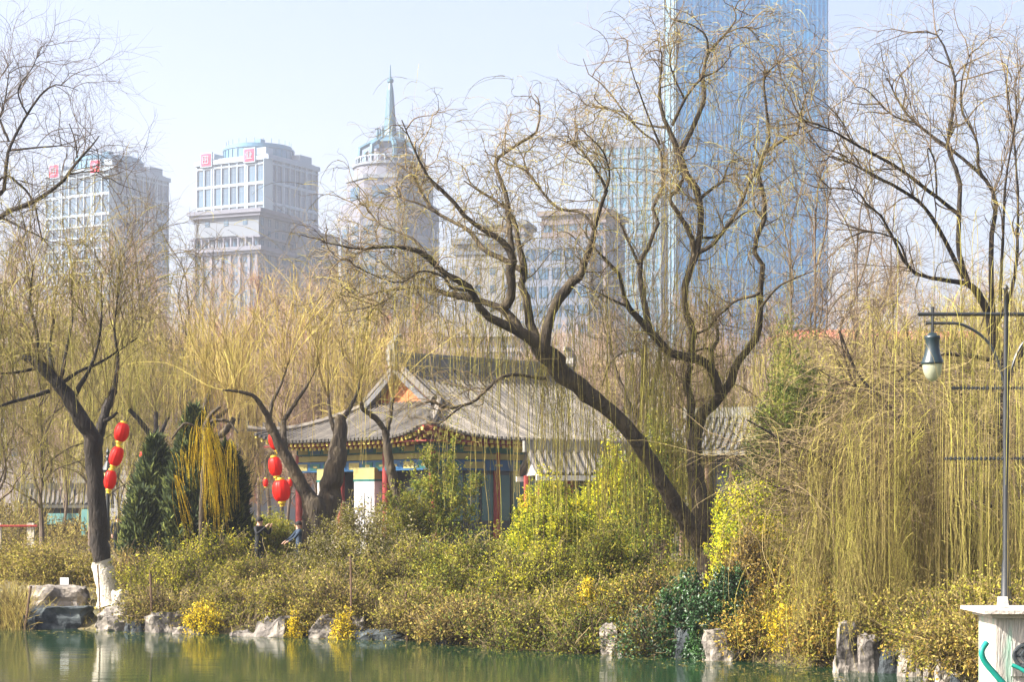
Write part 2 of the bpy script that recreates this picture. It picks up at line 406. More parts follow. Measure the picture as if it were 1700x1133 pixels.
def glyph(mb, ox, oz, s, strokes, y, m=0):
    strokes = [(a_, b_, c_, d_, t_ * .7) for a_, b_, c_, d_, t_ in strokes]
    for (x0, z0, x1, z1, t) in strokes:
        L = math.hypot(x1 - x0, z1 - z0) * s; an = math.atan2(z1 - z0, x1 - x0)
        c = np.array([ox + (x0 + x1) / 2 * s, y, oz + (z0 + z1) / 2 * s]); ca, sa = math.cos(an), math.sin(an)
        hx, hz = L / 2, t * s / 2
        v = [[c[0] + ca * i * hx - sa * k * hz, c[1] + j, c[2] + sa * i * hx + ca * k * hz] for j in (-.25, .05) for (i, k) in ((-1, -1), (1, -1), (1, 1), (-1, 1))]
        mb.quads(v, [[0, 1, 2, 3], [7, 6, 5, 4], [0, 4, 5, 1], [1, 5, 6, 2], [2, 6, 7, 3], [3, 7, 4, 0]], .5, m)

YE = [(-.32, .42, -.32, -.3, .1), (.32, .42, .32, -.3, .1), (-.12, .5, -.12, -.38, .1), (.12, .5, .12, -.38, .1), (-.46, -.42, .46, -.42, .12), (-.45, .2, -.36, -.1, .08), (.45, .2, .36, -.1, .08)]
CROSS = [(-.4, .4, .35, -.4, .1), (.4, .4, -.4, -.42, .1), (-.45, .1, .45, .1, .08), (-.35, -.1, .1, .42, .08), (.0, .45, .0, .1, .08), (.15, -.05, .45, -.35, .08)]
BOX = [(-.4, .42, .4, .42, .1), (-.4, -.42, .4, -.42, .1), (-.4, .42, -.4, -.42, .1), (.4, .42, .4, -.42, .1), (-.38, 0, .38, 0, .1), (0, .4, 0, -.4, .1), (-.38, .22, .38, .22, .06)]

def sign_tower(px_corner, D, top_py, label, glyphs):
    wx, wy = 31.5 * D / 690, 29.5 * D / 690
    a = -30
    r = city_root('office_tower', label, 'tower', px_corner, D, a, wx, wy)
    H = zpx(top_py, D)
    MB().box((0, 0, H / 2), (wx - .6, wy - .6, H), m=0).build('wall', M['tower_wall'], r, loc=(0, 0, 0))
    frame = MB()
    # storeys from the top: two tall ones, then regular
    zs = [H - 1.6, H - 8.0, H - 15.0]
    while zs[-1] > 12: zs.append(zs[-1] - 3.95)
    cols = [0, .105, .21, .24, .35, .46, .57, .68, .71, .83, .955]
    fcs = []
    for side in ('f', 'r'):
        W = wx if side == 'f' else wy
        for i, z in enumerate(zs):
            th = .95 if i in (1, 2) else .55
            if side == 'f': frame.box((0, -wy / 2 + .1, z), (W, .68, th), tint=.6)
            else: frame.box((wx / 2 - .1, 0, z), (.68, W, th), tint=.6)
        for c in cols:
            x = -W / 2 + c * W + .25
            if side == 'r': x = -W / 2 + (1 - c) * W - .25
            th = .38 if c not in (.21, .24, .68, .71) else .55
            if side == 'f': frame.box((x, -wy / 2 + .1, H / 2), (th, .75, H), tint=.6)
            else: frame.box((wx / 2 - .1, x, H / 2), (.75, th, H), tint=.6)
        for i in range(len(zs) - 1):
            for j in range(len(cols) - 1):
                if j in (2, 7): continue
                c0, c1 = cols[j], cols[j + 1]
                xx = (c0 + c1) / 2 if side == 'f' else 1 - (c0 + c1) / 2
                fcs.append((side, -W / 2 + xx * W + (.25 if side == 'f' else -.25), (zs[i] + zs[i + 1]) / 2, (c1 - c0) * W - .5, zs[i] - zs[i + 1] - .7))
    windows(r, wx - .6, wy - .6, fcs, M['tower_glass'])
    frame.build('facade_grid', M['tower_white_hazed'], r, loc=(0, 0, 0))
    MB().box((wx / 2 - .7, -wy / 2 + .7, H / 2 - .5), (2.9, 2.9, H + .6), R(45), tint=.3).build('corner_pier', M['tower_wall'], r, loc=(0, 0, 0))
    cor = MB(); cor.box((0, 0, H + .35), (wx + 1.2, wy + 1.2, 1.5), tint=.4)
    cor.box((0, 0, H + 1.3), (wx - 1.5, wy - 1.5, .8), tint=.4)
    cor.build('cornice', M['tower_white_hazed'], r, loc=(0, 0, 0))
    dr = MB(); dr.lathe((-1, 2, H + 1), [(0, 0), (12.0, 0), (12.0, 4.6), (12.4, 4.7), (12.4, 5.3), (11.6, 5.4), (11.6, 6.2), (10.8, 6.3), (0, 6.3)], 40)
    for k in range(32):
        an = k / 32 * 2 * math.pi
        dr.box((-1 + 12.1 * math.cos(an), 2 + 12.1 * math.sin(an), H + 3.2), (.4, .4, 4.4), an)
    for k in range(24):
        an = k / 24 * 2 * math.pi
        dr.box((-1 + 11.2 * math.cos(an), 2 + 11.2 * math.sin(an), H + 8), (.15, .15, 1.8), an)
    dr.box((4, -4, H + 8), (2.5, 2.5, 1.6), 0)
    dr.build('roof_drum', M['curtain_pale'], r, loc=(0, 0, 0))
    for (p_, d_, t_) in (((wx / 2 - 5.5, -wy / 2 + 5.5, H + 3.0), (3.8, 3.8, 3.2), .8), ((wx / 2 - 5, wy / 2 - 5, H + 2.8), (7, 7, 3.0), .3), ((-wx / 2 + 3.5, -wy / 2 + 5, H + 2.6), (5, 6, 2.6), .8)):
        MB().box(p_, d_, 0, tint=t_).build('roof_housing', M['tower_white_hazed'], r, loc=(0, 0, 0))
    for (fx, gl) in zip((.16, .765), glyphs):
        s = 4.0; ox = -wx / 2 + fx * wx; oz = H + 1.4
        b = MB().box((ox, -wy / 2 - .6, oz), (s + .9, .7, s + 1.0)).build('sign_frame', M['tower_white_hazed'], r, loc=(0, 0, 0))
        mb = MB().box((ox, -wy / 2 - 1.0, oz), (s, .25, s + .1)); mb.build('sign_panel', M['sign_red'], b, loc=(0, 0, 0))
        mb = MB(); glyph(mb, ox, oz, s * .72, gl, -wy / 2 - 1.15); mb.build('sign_character', M['tower_white_hazed'], b, loc=(0, 0, 0))
    return r

sign_tower(188, 690, 281, 'white gridded office tower at the far left with round roof drum and two red signs', (BOX, CROSS))
sign_tower(445, 668, 262, 'white gridded office tower rising behind the ornate stone building, red rooftop signs', (BOX, YE))

# ornate stone building in front of the second tower
def classical():
    D = 560; k = D / F
    wx, wy = 118 * k / math.cos(R(24)), 60 * k / math.sin(R(24)) * .8
    r = city_root('stone_building', 'ornate stone block with deep cornices and small pediments before the white tower', 'building', 430, D, -24, wx, wy)
    H = zpx(350, D)
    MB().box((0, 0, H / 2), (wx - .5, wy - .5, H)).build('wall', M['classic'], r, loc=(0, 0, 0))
    co = MB()
    for (z, o, h) in ((H + .2, 2.6, 1.1), (H - .8, 1.6, .9), (zpx(412, D), 3.2, 1.2), (zpx(412, D) - 1.0, 1.8, .8), (zpx(392, D), 1.4, .6)):
        co.box((0, 0, z), (wx + o, wy + o, h), tint=.45)
    co.build('cornice', M['classic_pink_hazed'], r, loc=(0, 0, 0))
    ped = MB()
    for cx in (-.30, .05):
        x = cx * wx; z = zpx(392, D) + .3; w2 = 3.3
        v = [[x - w2, -wy / 2 - 1.2, z], [x + w2, -wy / 2 - 1.2, z], [x, -wy / 2 - 1.2, z + 2.0], [x - w2, -wy / 2, z], [x + w2, -wy / 2, z], [x, -wy / 2, z + 2.0]]
        ped.tris(v, [[0, 1, 2], [5, 4, 3]]); ped.quads(v, [[0, 2, 5, 3], [2, 1, 4, 5], [1, 0, 3, 4]])
    ped.build('pediment', M['classic'], r, loc=(0, 0, 0))
    for i in range(9):
        x = -wx / 2 + (i + .5) * wx / 9
        z0, z1 = zpx(411, D), zpx(393, D)
        MB().lathe((x, -wy / 2 - .9, z0), [(.5, 0), (.42, .4), (.36, z1 - z0 - .5), (.5, z1 - z0)], 10).build('column', M['classic_pink_hazed'], r, loc=(0, 0, 0))
    fcs = []
    for i in range(7):
        x = -wx / 2 + (i + .5) * wx / 7
        fcs.append(('f', x, zpx(402, D), 1.5, 2.8))
        if i % 2: fcs.append(('f', x, zpx(366, D), 1.4, 1.8))
        for j in range(9): fcs.append(('f', x, zpx(428 + j * 20, D), 1.7, 2.2))
    for i in range(5):
        y = -wy / 2 + (i + .5) * wy / 5
        for j in range(12): fcs.append(('r', y, zpx(366 + j * 19, D), 1.6, 2.2))
    windows(r, wx - .5, wy - .5, fcs, M['tower_glass'])
    pl = MB()
    for i in range(8):
        x = -wx / 2 + i * wx / 7 
        pl.box((min(max(x, -wx / 2 + .6), wx / 2 - .6), -wy / 2 - .15, zpx(414, D) / 2), (.8, .7, zpx(414, D)))
    pl.build('pilaster', M['classic_pink_hazed'], r, loc=(0, 0, 0))
    # the lower gabled wing to the right
    r2 = city_root('stone_building', 'shaded stone wing with a steep gable beside the ornate stone block', 'building', 500, 575, -24, 15, 22)
    D = 575; H = zpx(385, D)
    MB().box((0, 0, H / 2), (15, 22, H)).build('wall', M['classic'], r2, loc=(0, 0, 0))
    g = MB(); 
    v = [[-4, -11.3, H], [4, -11.3, H], [0, -11.3, H + 5], [-4, 11.3, H], [4, 11.3, H], [0, 11.3, H + 5]]
    g.tris(v, [[0, 1, 2], [5, 4, 3]]); g.quads(v, [[0, 2, 5, 3], [2, 1, 4, 5], [1, 0, 3, 4]])
    g.box((5.5, 0, H + .5), (5, 22.5, 1.2))
    g.build('gable', M['classic_pink_hazed'], r2, loc=(0, 0, 0))
    windows(r2, 15, 22, [('f', -5 + i * 3.4, H - 4 - j * 3.9, 1.5, 2.3) for i in range(4) for j in range(12)] + [('r', -8 + i * 4, H - 4 - j * 3.9, 1.6, 2.3) for i in range(5) for j in range(12)], M['tower_glass'])
classical()

# spired tower
def spire_tower():
    D = 600; k = D / F
    c = P(648, HZ, D)
    r = thing('spire_tower', 'stepped pinkish tower with crown of pinnacles and one tall blue-grey spire', 'tower', (c[0], c[1], .8), rz=R(12), world_coords=False)
    oct_ = lambda rr, z0, z1: [(0, z0), (rr, z0), (rr, z1), (0, z1)]
    def tier(name, w_px, p0, p1, mat, seg=8, t=.5):
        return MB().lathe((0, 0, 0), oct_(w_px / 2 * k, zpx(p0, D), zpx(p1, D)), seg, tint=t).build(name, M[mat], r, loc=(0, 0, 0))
    tier('lower_shaft', 164, 860, 345, 'classic_pink_hazed', 8, .2); tier('shaft', 144, 345, 306, 'classic_pink_hazed', 8, .2)
    tier('cornice', 150, 306, 300, 'classic'); tier('drum', 120, 300, 276, 'classic_pink_hazed', 24); tier('cornice', 126, 281, 277, 'classic', 24)
    tier('upper_shaft', 78, 276, 252, 'classic_pink_hazed', 8, .2); tier('crown_storey', 62, 252, 238, 'tower_glass', 8, .2)
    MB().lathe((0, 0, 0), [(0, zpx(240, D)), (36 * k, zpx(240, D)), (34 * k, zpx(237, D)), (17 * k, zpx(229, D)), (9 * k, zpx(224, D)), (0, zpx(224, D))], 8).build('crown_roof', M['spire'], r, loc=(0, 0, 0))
    for q in range(8):
        an = q * math.pi / 4
        rr = 21 * k
        MB().tubes(np.array([[52 * k * math.cos(an), 52 * k * math.sin(an), zpx(276, D)], [50 * k * math.cos(an), 50 * k * math.sin(an), zpx(249, D)], [22 * k * math.cos(an), 22 * k * math.sin(an), zpx(233, D)]]), .75, 5).build('buttress', M['spire'], r, loc=(0, 0, 0))
        MB().lathe((rr * math.cos(an), rr * math.sin(an), 0), [(.5, zpx(238, D)), (.45, zpx(222, D)), (.1, zpx(212, D)), (0, zpx(211, D))], 6).build('pinnacle', M['spire'], r, loc=(0, 0, 0))
    sp = MB().lathe((0, 0, 0), [(2.6, zpx(236, D)), (1.9, zpx(215, D)), (1.0, zpx(150, D)), (.6, zpx(138, D)), (1.0, zpx(136, D)), (1.0, zpx(132, D)), (.3, zpx(128, D)), (.12, zpx(108, D)), (0, zpx(107, D))], 10)
    sp.build('spire', M['spire'], r, loc=(0, 0, 0))
    bal = MB()
    for q in range(30):
        an = q / 30 * 2 * math.pi; rr = 57 * k
        bal.box((rr * math.cos(an), rr * math.sin(an), zpx(272, D)), (.35, .35, 1.8), an)
    bal.lathe((0, 0, 0), [(56 * k, zpx(267, D)), (58 * k, zpx(267, D)), (58 * k, zpx(265, D)), (56 * k, zpx(265, D)), (56 * k, zpx(267, D))], 30)
    bal.build('balustrade', M['tower_white_hazed'], r, loc=(0, 0, 0))
    # tall glass bays on the eight faces
    for q in range(8):
        an = (q + .5) * math.pi / 4; rr = 82 * k * math.cos(math.pi / 8)
        for off in (-.22, .22):
            x, y = rr * math.cos(an) - off * 72 * k * math.sin(an), rr * math.sin(an) + off * 72 * k * math.cos(an)
            gl = MB().box((x, y, (zpx(380, D) + zpx(800, D)) / 2), (.5, 3.6, zpx(380, D) - zpx(800, D)), an)
            for z in np.arange(zpx(800, D), zpx(380, D), 3.8): gl.box((x, y, z), (.8, 3.8, 1.1), an, 1)
            gl.build('window_bay', [M['tower_glass'], M['classic']], r, loc=(0, 0, 0))
        rr = 72 * k * math.cos(math.pi / 8)
        MB().box((rr * math.cos(an), rr * math.sin(an), zpx(328, D)), (.6, 5, 3.6), an).build('window', M['tower_glass'], r, loc=(0, 0, 0))
spire_tower()

def block(name, label, cat, pxc, D, a, wx, wy, top, mat, win='tower_glass', nx=6, ny=5, fh=3.8, rows=14, ww=.6, wh=.6, cornice=None, start=3.0):
    r = city_root(name, label, cat, pxc, D, a, wx, wy)
    H = zpx(top, D)
    MB().box((0, 0, H / 2), (wx, wy, H)).build('wall', M[mat], r, loc=(0, 0, 0))
    if cornice:
        c_ = MB().box((0, 0, H + .3), (wx + 1.6, wy + 1.6, 1.2)).box((0, 0, H - 2.2), (wx + .6, wy + .6, .6)); c_.build('cornice', M[cornice], r, loc=(0, 0, 0))
    f = []
    for j in range(rows):
        z = H - start - j * fh
        if z < 3: break
        for i in range(nx): f.append(('f', -wx / 2 + (i + .5) * wx / nx, z, wx / nx * ww, fh * wh))
        for i in range(ny): f.append(('r' , -wy / 2 + (i + .5) * wy / ny, z, wy / ny * ww, fh * wh))
    windows(r, wx, wy, f, M[win])
    return r, H
block('cream_building', 'cream stone block with joint lines behind the main forks of the tall willow', 'building', 880, 420, -6, 16, 18, 402, 'cream', nx=5, rows=9, ww=.35, wh=.4, cornice='classic', start=6)
r_, H_ = block('brick_tower', 'reddish brown apartment tower seen between the branches of the tall willow', 'tower', 1005, 470, -20, 16, 16, 352, 'brick_tower', nx=5, rows=16, cornice='brick_tower')
block('grey_office_block', 'dark blue-grey office block behind the bend of the tall willow', 'building', 978, 400, -14, 13.5, 14, 396, 'grey_block', nx=5, rows=14, ww=.7)
block('brick_tower', 'small pinkish tower top just right of the cream stone block', 'tower', 870, 500, -12, 11, 12, 372, 'pink_wall', nx=3, rows=12, cornice='classic')

# pale blue glass slab left of the skyscraper
def glass_slab():
    D = 600
    r = city_root('glass_office_slab', 'pale blue glass office slab standing left of the blue skyscraper', 'tower', 1096, D, -12, 20, 16)
    H = zpx(242, D)
    MB().box((0, 0, H / 2), (20, 16, H)).build('curtain_wall', M['curtain_pale'], r, loc=(0, 0, 0))
    f = MB()
    for i in range(9): f.box((-10 + i * 2.5, -8.1, H / 2), (.5, .5, H)); f.box((10.1, -8 + i * 2, H / 2), (.5, .4, H))
    for z in np.arange(8, H, 3.9): f.box((0, -8.05, z), (20, .25, .9)); f.box((10.05, 0, z), (.25, 16, .9))
    f.build('mullion', M['tower_wall'], r, loc=(0, 0, 0))
    MB().box((0, 0, H + .8), (20.6, 16.6, 2.0)).build('parapet', M['grey_block'], r, loc=(0, 0, 0))
glass_slab()

def skyscraper():
    D = 640; k = D / F
    a = R(-4); w = 246 * k / math.cos(a); d = 46.0
    c = P(1372, HZ, D); loc = (c[0] - (w / 2 * math.cos(a) - (-d / 2) * math.sin(a)), c[1] - (w / 2 * math.sin(a) - d / 2 * math.cos(a)), .8)
    r = thing('glass_skyscraper', 'huge deep blue glass skyscraper filling the sky behind the willows', 'skyscraper', loc, rz=a, world_coords=False)
    H = 245.0
    MB().box((0, 0, H / 2), (w, d, H)).build('curtain_wall', M['curtain'], r, loc=(0, 0, 0))
    f = MB()
    n = 34
    for i in range(n + 1):
        x = -w / 2 + i * w / n
        f.box((x, -d / 2 - .2, H / 2), (.22 if i % 4 else .4, .3, H), tint=.5)
    for i in range(24): f.box((-w / 2 - .2, -d / 2 + i * d / 23, H / 2), (.7, .3, H), tint=.5)
    for i in range(24): f.box((w / 2 + .2, -d / 2 + i * d / 23, H / 2), (.7, .3, H), tint=.5)
    f.build('fin', M['fin'], r, loc=(0, 0, 0))
    s = MB()
    for z in np.arange(6, H, 4.2):
        s.box((0, 0, z), (w + .3, d + .3, .35), tint=.8)
    s.build('floor_band', M['curtain'], r, loc=(0, 0, 0))
    gp = MB()  # uneven sky reflections put into the tint of randomly placed panes
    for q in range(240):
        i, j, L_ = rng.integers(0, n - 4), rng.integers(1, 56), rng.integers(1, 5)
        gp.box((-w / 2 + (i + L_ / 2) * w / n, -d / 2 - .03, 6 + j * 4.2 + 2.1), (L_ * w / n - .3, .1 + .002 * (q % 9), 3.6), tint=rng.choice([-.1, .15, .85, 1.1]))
    tag(gp.build('reflection_tint_panes', M['curtain'], r, loc=(0, 0, 0)), kind='stuff')
    ch = MB().box((-w / 2 - 1.2, -d / 2 + 2.5, H / 2), (4.6, 5, H), R(-32), tint=.7)
    ch.build('corner_bay', M['curtain_pale'], r, loc=(0, 0, 0))
    m = MB()
    for q in (-2.0, .2, 1.6):
        m.box((-w / 2 - 1.2 + q * math.cos(R(-32)) - 2.6 * math.sin(R(32)), -d / 2 + 2.5 + q * math.sin(R(-32)) - 2.6 * math.cos(R(32)), H / 2), (.45, .5, H), R(-32))
    m.build('corner_mullion', M['tower_wall'], r, loc=(0, 0, 0))
skyscraper()

# low buildings between the park and the towers
def mall():
    D = 300
    c = P(690, HZ, D)
    r = thing('low_hall', 'long low white hall with ribbon windows above the pavilion roof', 'building', (c[0], c[1] + 12, .9), world_coords=False)
    w_ = MB(); w_.box((0, 0, 10), (56, 22, 20)); w_.build('wall', M['cream'], r, loc=(0, 0, 0))
    H = zpx(552, D)
    rf = MB(); rf.box((-8, 1, H + .9), (46, 25, 2.0), tint=.3); rf.box((12, -9, H - 3.4), (34, 10, 1.2), tint=.9); rf.box((10, -8, H - 6.5), (40, 13, 1.3), tint=.8)
    rf.build('roof', M['concrete'], r, loc=(0, 0, 0))
    up = MB().box((0, 1, (20 + H) / 2), (54, 20, H - 20 + .02)); up.build('upper_storey', M['concrete'], r, loc=(0, 0, 0))
    windows(r, 56, 22, [('f', -26 + i * 4, 22.8, 3.2, 1.8) for i in range(14)] + [('f', -26 + i * 4, 17.5, 2.8, 2.2) for i in range(14)], M['tower_glass'])
mall()
block('glass_annex', 'small blue-glazed annex block on the roofline right of the low hall', 'building', 862, 290, -8, 10, 8, 556, 'cream', nx=3, rows=3, fh=3.5, ww=.75, cornice='concrete', start=2.6)
block('apartment_block', 'pink rendered low block seen under the branches right of the leaning trunk', 'building', 1140, 240, -14, 17, 14, 600, 'pink_wall', nx=6, ny=4, rows=4, fh=3.4, cornice='concrete')
block('cream_house', 'cream rendered house with flat roof slabs just right of the willow fork', 'building', 1280, 210, -18, 12.5, 10, 604, 'cream', nx=4, ny=3, rows=4, fh=3.4, ww=.4, cornice='concrete')
block('apartment_block', 'long pale low block behind the bare trees on the left of the park', 'building', 345, 280, -6, 26, 12, 566, 'cream', nx=10, ny=4, rows=3, fh=4, ww=.6, cornice='concrete')
block('apartment_block', 'pale block with ribbon windows half hidden behind the leftmost bare trees', 'building', 240, 320, -6, 30, 12, 590, 'pink_wall', nx=12, ny=4, rows=4, fh=4, ww=.7, cornice='concrete')

def red_roof_hall(px, D, top, eave, wx, wy, label):
    a = R(-5); c = P(px, HZ, D)
    r = thing('red_roofed_hall', label, 'building', (c[0], c[1] + wy / 2, .9), rz=a, world_coords=False)
    He, Ht = zpx(eave, D), zpx(top, D)
    MB().box((0, 0, He / 2), (wx, wy, He)).build('wall', M['pink_wall'], r, loc=(0, 0, 0))
    hx, hy = wx / 2 + .8, wy / 2 + .8
    v = [[-hx, -hy, He], [hx, -hy, He], [hx, hy, He], [-hx, hy, He], [-hx + 3, 0, Ht], [hx - 3, 0, Ht]]
    rf = MB().quads(v, [[0, 1, 5, 4], [2, 3, 4, 5], [3, 2, 1, 0]]); rf.tris(v, [[1, 2, 5], [3, 0, 4]])
    for i in range(int(wx / .9)):
        x = -hx + 3.4 + i * .9
        if x > hx - 3.2: break
        rf.tubes(np.array([[x, -hy, He + .05], [x, 0, Ht + .05]]), .1, 4, tint=.8)
    rf.build('roof', M['red_roof'], r, loc=(0, 0, 0))
    windows(r, wx, wy, [('f', -wx / 2 + (i + .5) * 3, He - 2, 1.3, 1.6) for i in range(int(wx / 3))], M['tower_glass'])
red_roof_hall(1395, 230, 543, 566, 15, 10, 'long hall with orange-red tiled roof behind the trees left of the lamp')
red_roof_hall(1560, 260, 546, 566, 20, 10, 'second red tiled roof, behind the street lamp arm on the right')

# ------------------------------------------------------------------ the pavilion
def pavilion():
    a = R(42); hx, hy = 8.6, 6.2; ze, zr = 5.15, 8.55
    D = 83.0
    c = P(712, HZ, D)
    lx, ly = -hx, -hy
    loc = (c[0] - (lx * math.cos(a) - ly * math.sin(a)), c[1] - (lx * math.sin(a) + ly * math.cos(a)), 1.0)
    r = thing('pavilion', 'traditional pavilion with curved grey tiled hip-and-gable roof, yellow rafter ends and painted beams', 'pavilion', loc, rz=a, world_coords=False)
    inset, gx = 3.8, hx - 3.35
    Hh = zr - ze
    def zprof(s, q=0.0):  # s distance in from the eave, q closeness to the corner 0..1
        t = s / hy
        return ze + Hh * (.60 * t + .40 * t * t) + .55 * q ** 3 * max(0, 1 - t * 2.2)
    def corner(x, h): return max(0.0, (abs(x) - h * .35) / (h * .65))
    surf = MB(); tubes = []
    def slope(length, depth, smax, swap, sign, lim=None):
        # strips of surface plus raised tile rows
        n = int(2 * length / .27)
        for i in range(n + 1):
            x = -length + (i + .5) * 2 * length / (n + 1)
            if lim is None:
                s1 = smax if abs(x) <= gx + .25 else max(0, length - abs(x))
            else:
                s1 = min(smax, max(0, length - abs(x)))
            if s1 < .15: continue
            ss = np.linspace(-.12, s1, 12)
            q = corner(x, length)
            z = np.array([zprof(max(s, 0), q) for s in ss]) - np.clip(-ss, 0, 1) * .3
            out = np.array([.35 * q ** 3 * max(0, 1 - s / 2.0) for s in ss])
            y = -(depth - ss) - out
            pt = np.stack([np.full(12, x), y, z], 1)
            w2 = length / (n + 1)
            L_ = pt + np.array([-w2, 0, 0]); R_ = pt + np.array([w2, 0, 0])
            if swap: 
                f = lambda p: np.stack([p[:, 1] * sign, -p[:, 0] * sign, p[:, 2]], 1)
            else:
                f = lambda p: np.stack([p[:, 0] * -sign, p[:, 1] * -sign, p[:, 2]], 1) if sign < 0 else p
            if swap:
                f = (lambda p: np.stack([p[:, 1], p[:, 0], p[:, 2]], 1)) if sign > 0 else (lambda p: np.stack([-p[:, 1], p[:, 0], p[:, 2]], 1))
            elif sign < 0: f = lambda p: np.stack([p[:, 0], -p[:, 1], p[:, 2]], 1)
            else: f = lambda p: p
            V = np.concatenate([f(L_), f(R_)]); k = np.arange(11)[:, None]
            surf.quads(V, np.concatenate([k, k + 1, k + 13, k + 12], 1), .5, 1)
            t = f(pt + np.array([0, 0, .035])); surf.tubes(t, .075, 6, np.full(12, .5) + rng.normal() * .15, 0)
            e = t[0]; surf.lathe(e - np.array([0, 0, .0]), [(0, -.09), (.1, -.06), (.1, .06), (0, .09)], 6, 0, .3)
    slope(hx, hy, hy, False, 1); slope(hx, hy, hy, False, -1)
    slope(hy, hx, inset, True, 1, 1); slope(hy, hx, inset, True, -1, 1)
    surf.build('roof', [M['tile'], M['tile_under']], r, loc=(0, 0, 0))
    # ridges
    rd = MB()
    zt = zprof(hy)
    for i in range(14):
        x = -gx - .2 + (i + .5) * (2 * gx + .4) / 14
        rd.box((x, 0, zt + .25), ((2 * gx + .4) / 14 + .004 * (i % 2), .32 + .006 * (i % 2), .62), tint=.4)
    rd.box((0, 0, zt + .58), (2 * gx + .5, .42, .12), tint=.7)
    rd.build('main_ridge', M['ridge'], r, loc=(0, 0, 0))
    for sx in (-1, 1):
        o = MB(); x0 = sx * (gx + .25)
        prof = [(0, 0, .30), (0, .5, .34), (sx * .08, .95, .26), (sx * -.12, 1.3, .18), (sx * -.38, 1.42, .10), (sx * -.45, 1.25, .05)]
        o.tubes(np.array([[x0 + p[0], 0, zt + p[1]] for p in prof]), np.array([p[2] for p in prof]), 6, .5, 0, True)
        o.box((x0 + sx * .1, 0, zt + .5), (.5, .3, .5)); o.box((x0 - sx * .05, 0, zt + 1.0), (.14, .12, .6))
        o.build('ridge_ornament', M['ridge'], r, loc=(0, 0, 0))
        # gable triangle, bargeboards, verge ridges
        ss = np.linspace(inset - .15, hy, 9)
        front = np.array([[0, -(hy - s), zprof(s)] for s in ss]); back = np.array([[0, hy - s, zprof(s)] for s in ss])
        xg = sx * (gx - .45)
        zb = zprof(inset) - .05
        gb = MB()
        for side in (front, back):
            for j in range(8):
                p, q = side[j], side[j + 1]
                gb.quads([[xg, p[1], zb], [xg, q[1], zb], [xg, q[1], q[2]], [xg, p[1], p[2]]], [[0, 1, 2, 3]])
        gb.build('gable_wall', M['orange_paint'], r, loc=(0, 0, 0))
        for side in (front, back):
            bg_ = MB(); xo = sx * (gx + .18)
            for j in range(8):
                p, q = side[j], side[j + 1]
                v = [[xo + dx, y, z + dz] for dx in (-.05, .05) for (y, z, dz) in ((p[1], p[2], -.32), (q[1], q[2], -.32), (q[1], q[2], -.04), (p[1], p[2], -.04))]
                bg_.quads(v, [[0, 1, 2, 3], [7, 6, 5, 4], [0, 4, 5, 1], [3, 2, 6, 7]])
            bg_.build('bargeboard', M['tile_under'], r, loc=(0, 0, 0))
            vr = side + np.array([sx * (gx + .05), 0, .16])
            MB().tubes(vr, .16, 6, .5, 0, True).build('verge_ridge', M['tile'], r, loc=(0, 0, 0))
        # skirt under the gable
        for sy in (-1, 1):
            t = np.linspace(0, 1, 10)
            hp = []
            for u in t:
                s = inset * (1 - u); q = 1 if u > .999 else max(0, (u - .0)) ** 1
                xx = sx * (hx - s + .35 * q ** 3 * u); yy = sy * (hy - s + .35 * q ** 3 * u)
                hp.append([xx, yy, ze + Hh * (.60 * s / hy + .40 * (s / hy) ** 2) + .55 * q ** 3 * max(0, 1 - s / hy * 2.2) + .16])
            hp = np.array(hp)
            hr = MB().tubes(hp, .15, 6, .8, 0, True)
            for kk in (9, 8, 7): hr.box(hp[kk] + np.array([0, 0, .22]), (.12, .12, .26), a)
            hr.build('hip_ridge', M['tile'], r, loc=(0, 0, 0))
    # rafters: red flying rafters with yellow ends, red soffit board
    raf = MB(); sof = MB()
    for (length, depth, swap) in ((hx, hy, False), (hy, hx, True)):
        n = int(2 * length / .34)
        for sg in (-1, 1):
            for i in range(n + 1):
                x = -length + (i + .5) * 2 * length / (n + 1); q = corner(x, length)
                y = -(depth + .35 * q ** 3 - .12); z = ze + .55 * q ** 3
                for (dy, dz, s_) in ((0, -.16, .13), (.32, -.34, .12)):
                    for (oy, ly_, m_, ex) in ((.40, .8, 1, 0), (-.02, .06, 0, .012)):
                        p = (x, y + dy + oy, z + dz + oy * .18); d = (s_ + ex, ly_, s_ + ex)
                        if swap: p = (p[1], p[0], p[2]); d = (d[1], d[0], d[2])
                        if sg < 0: p = (-p[0], p[1], p[2]) if swap else (p[0], -p[1], p[2])
                        raf.box(p, d, 0, m_)
            sl = MB()
            L_ = length - .3
            p = (0, -(depth - .75), ze - .16); d = (2 * L_, 1.3, .06)
            if swap: p = (p[1], p[0], p[2]); d = (d[1], d[0], d[2])
            if sg < 0: p = (-p[0], p[1], p[2]) if swap else (p[0], -p[1], p[2])
            sof.box(p, d)
    raf.build('rafters', [M['rafter_end'], M['red_paint']], r, loc=(0, 0, 0))
    sof.build('soffit', M['red_paint'], r, loc=(0, 0, 0))
    # body
    bx, by = hx - 1.35, hy - 1.35
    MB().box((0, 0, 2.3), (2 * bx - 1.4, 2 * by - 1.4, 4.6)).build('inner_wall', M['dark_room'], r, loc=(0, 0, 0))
    for (x0, y0) in [(x, sy * by) for x in np.linspace(-bx, bx, 5) for sy in (-1, 1)] + [(sx * bx, y) for y in np.linspace(-by, by, 4)[1:-1] for sx in (-1, 1)]:
        MB().lathe((x0, y0, -.4), [(.24, 0), (.24, .3), (.17, .35), (.16, 5.0)], 12).build('column', M['red_paint'], r, loc=(0, 0, 0))
    bm = MB()
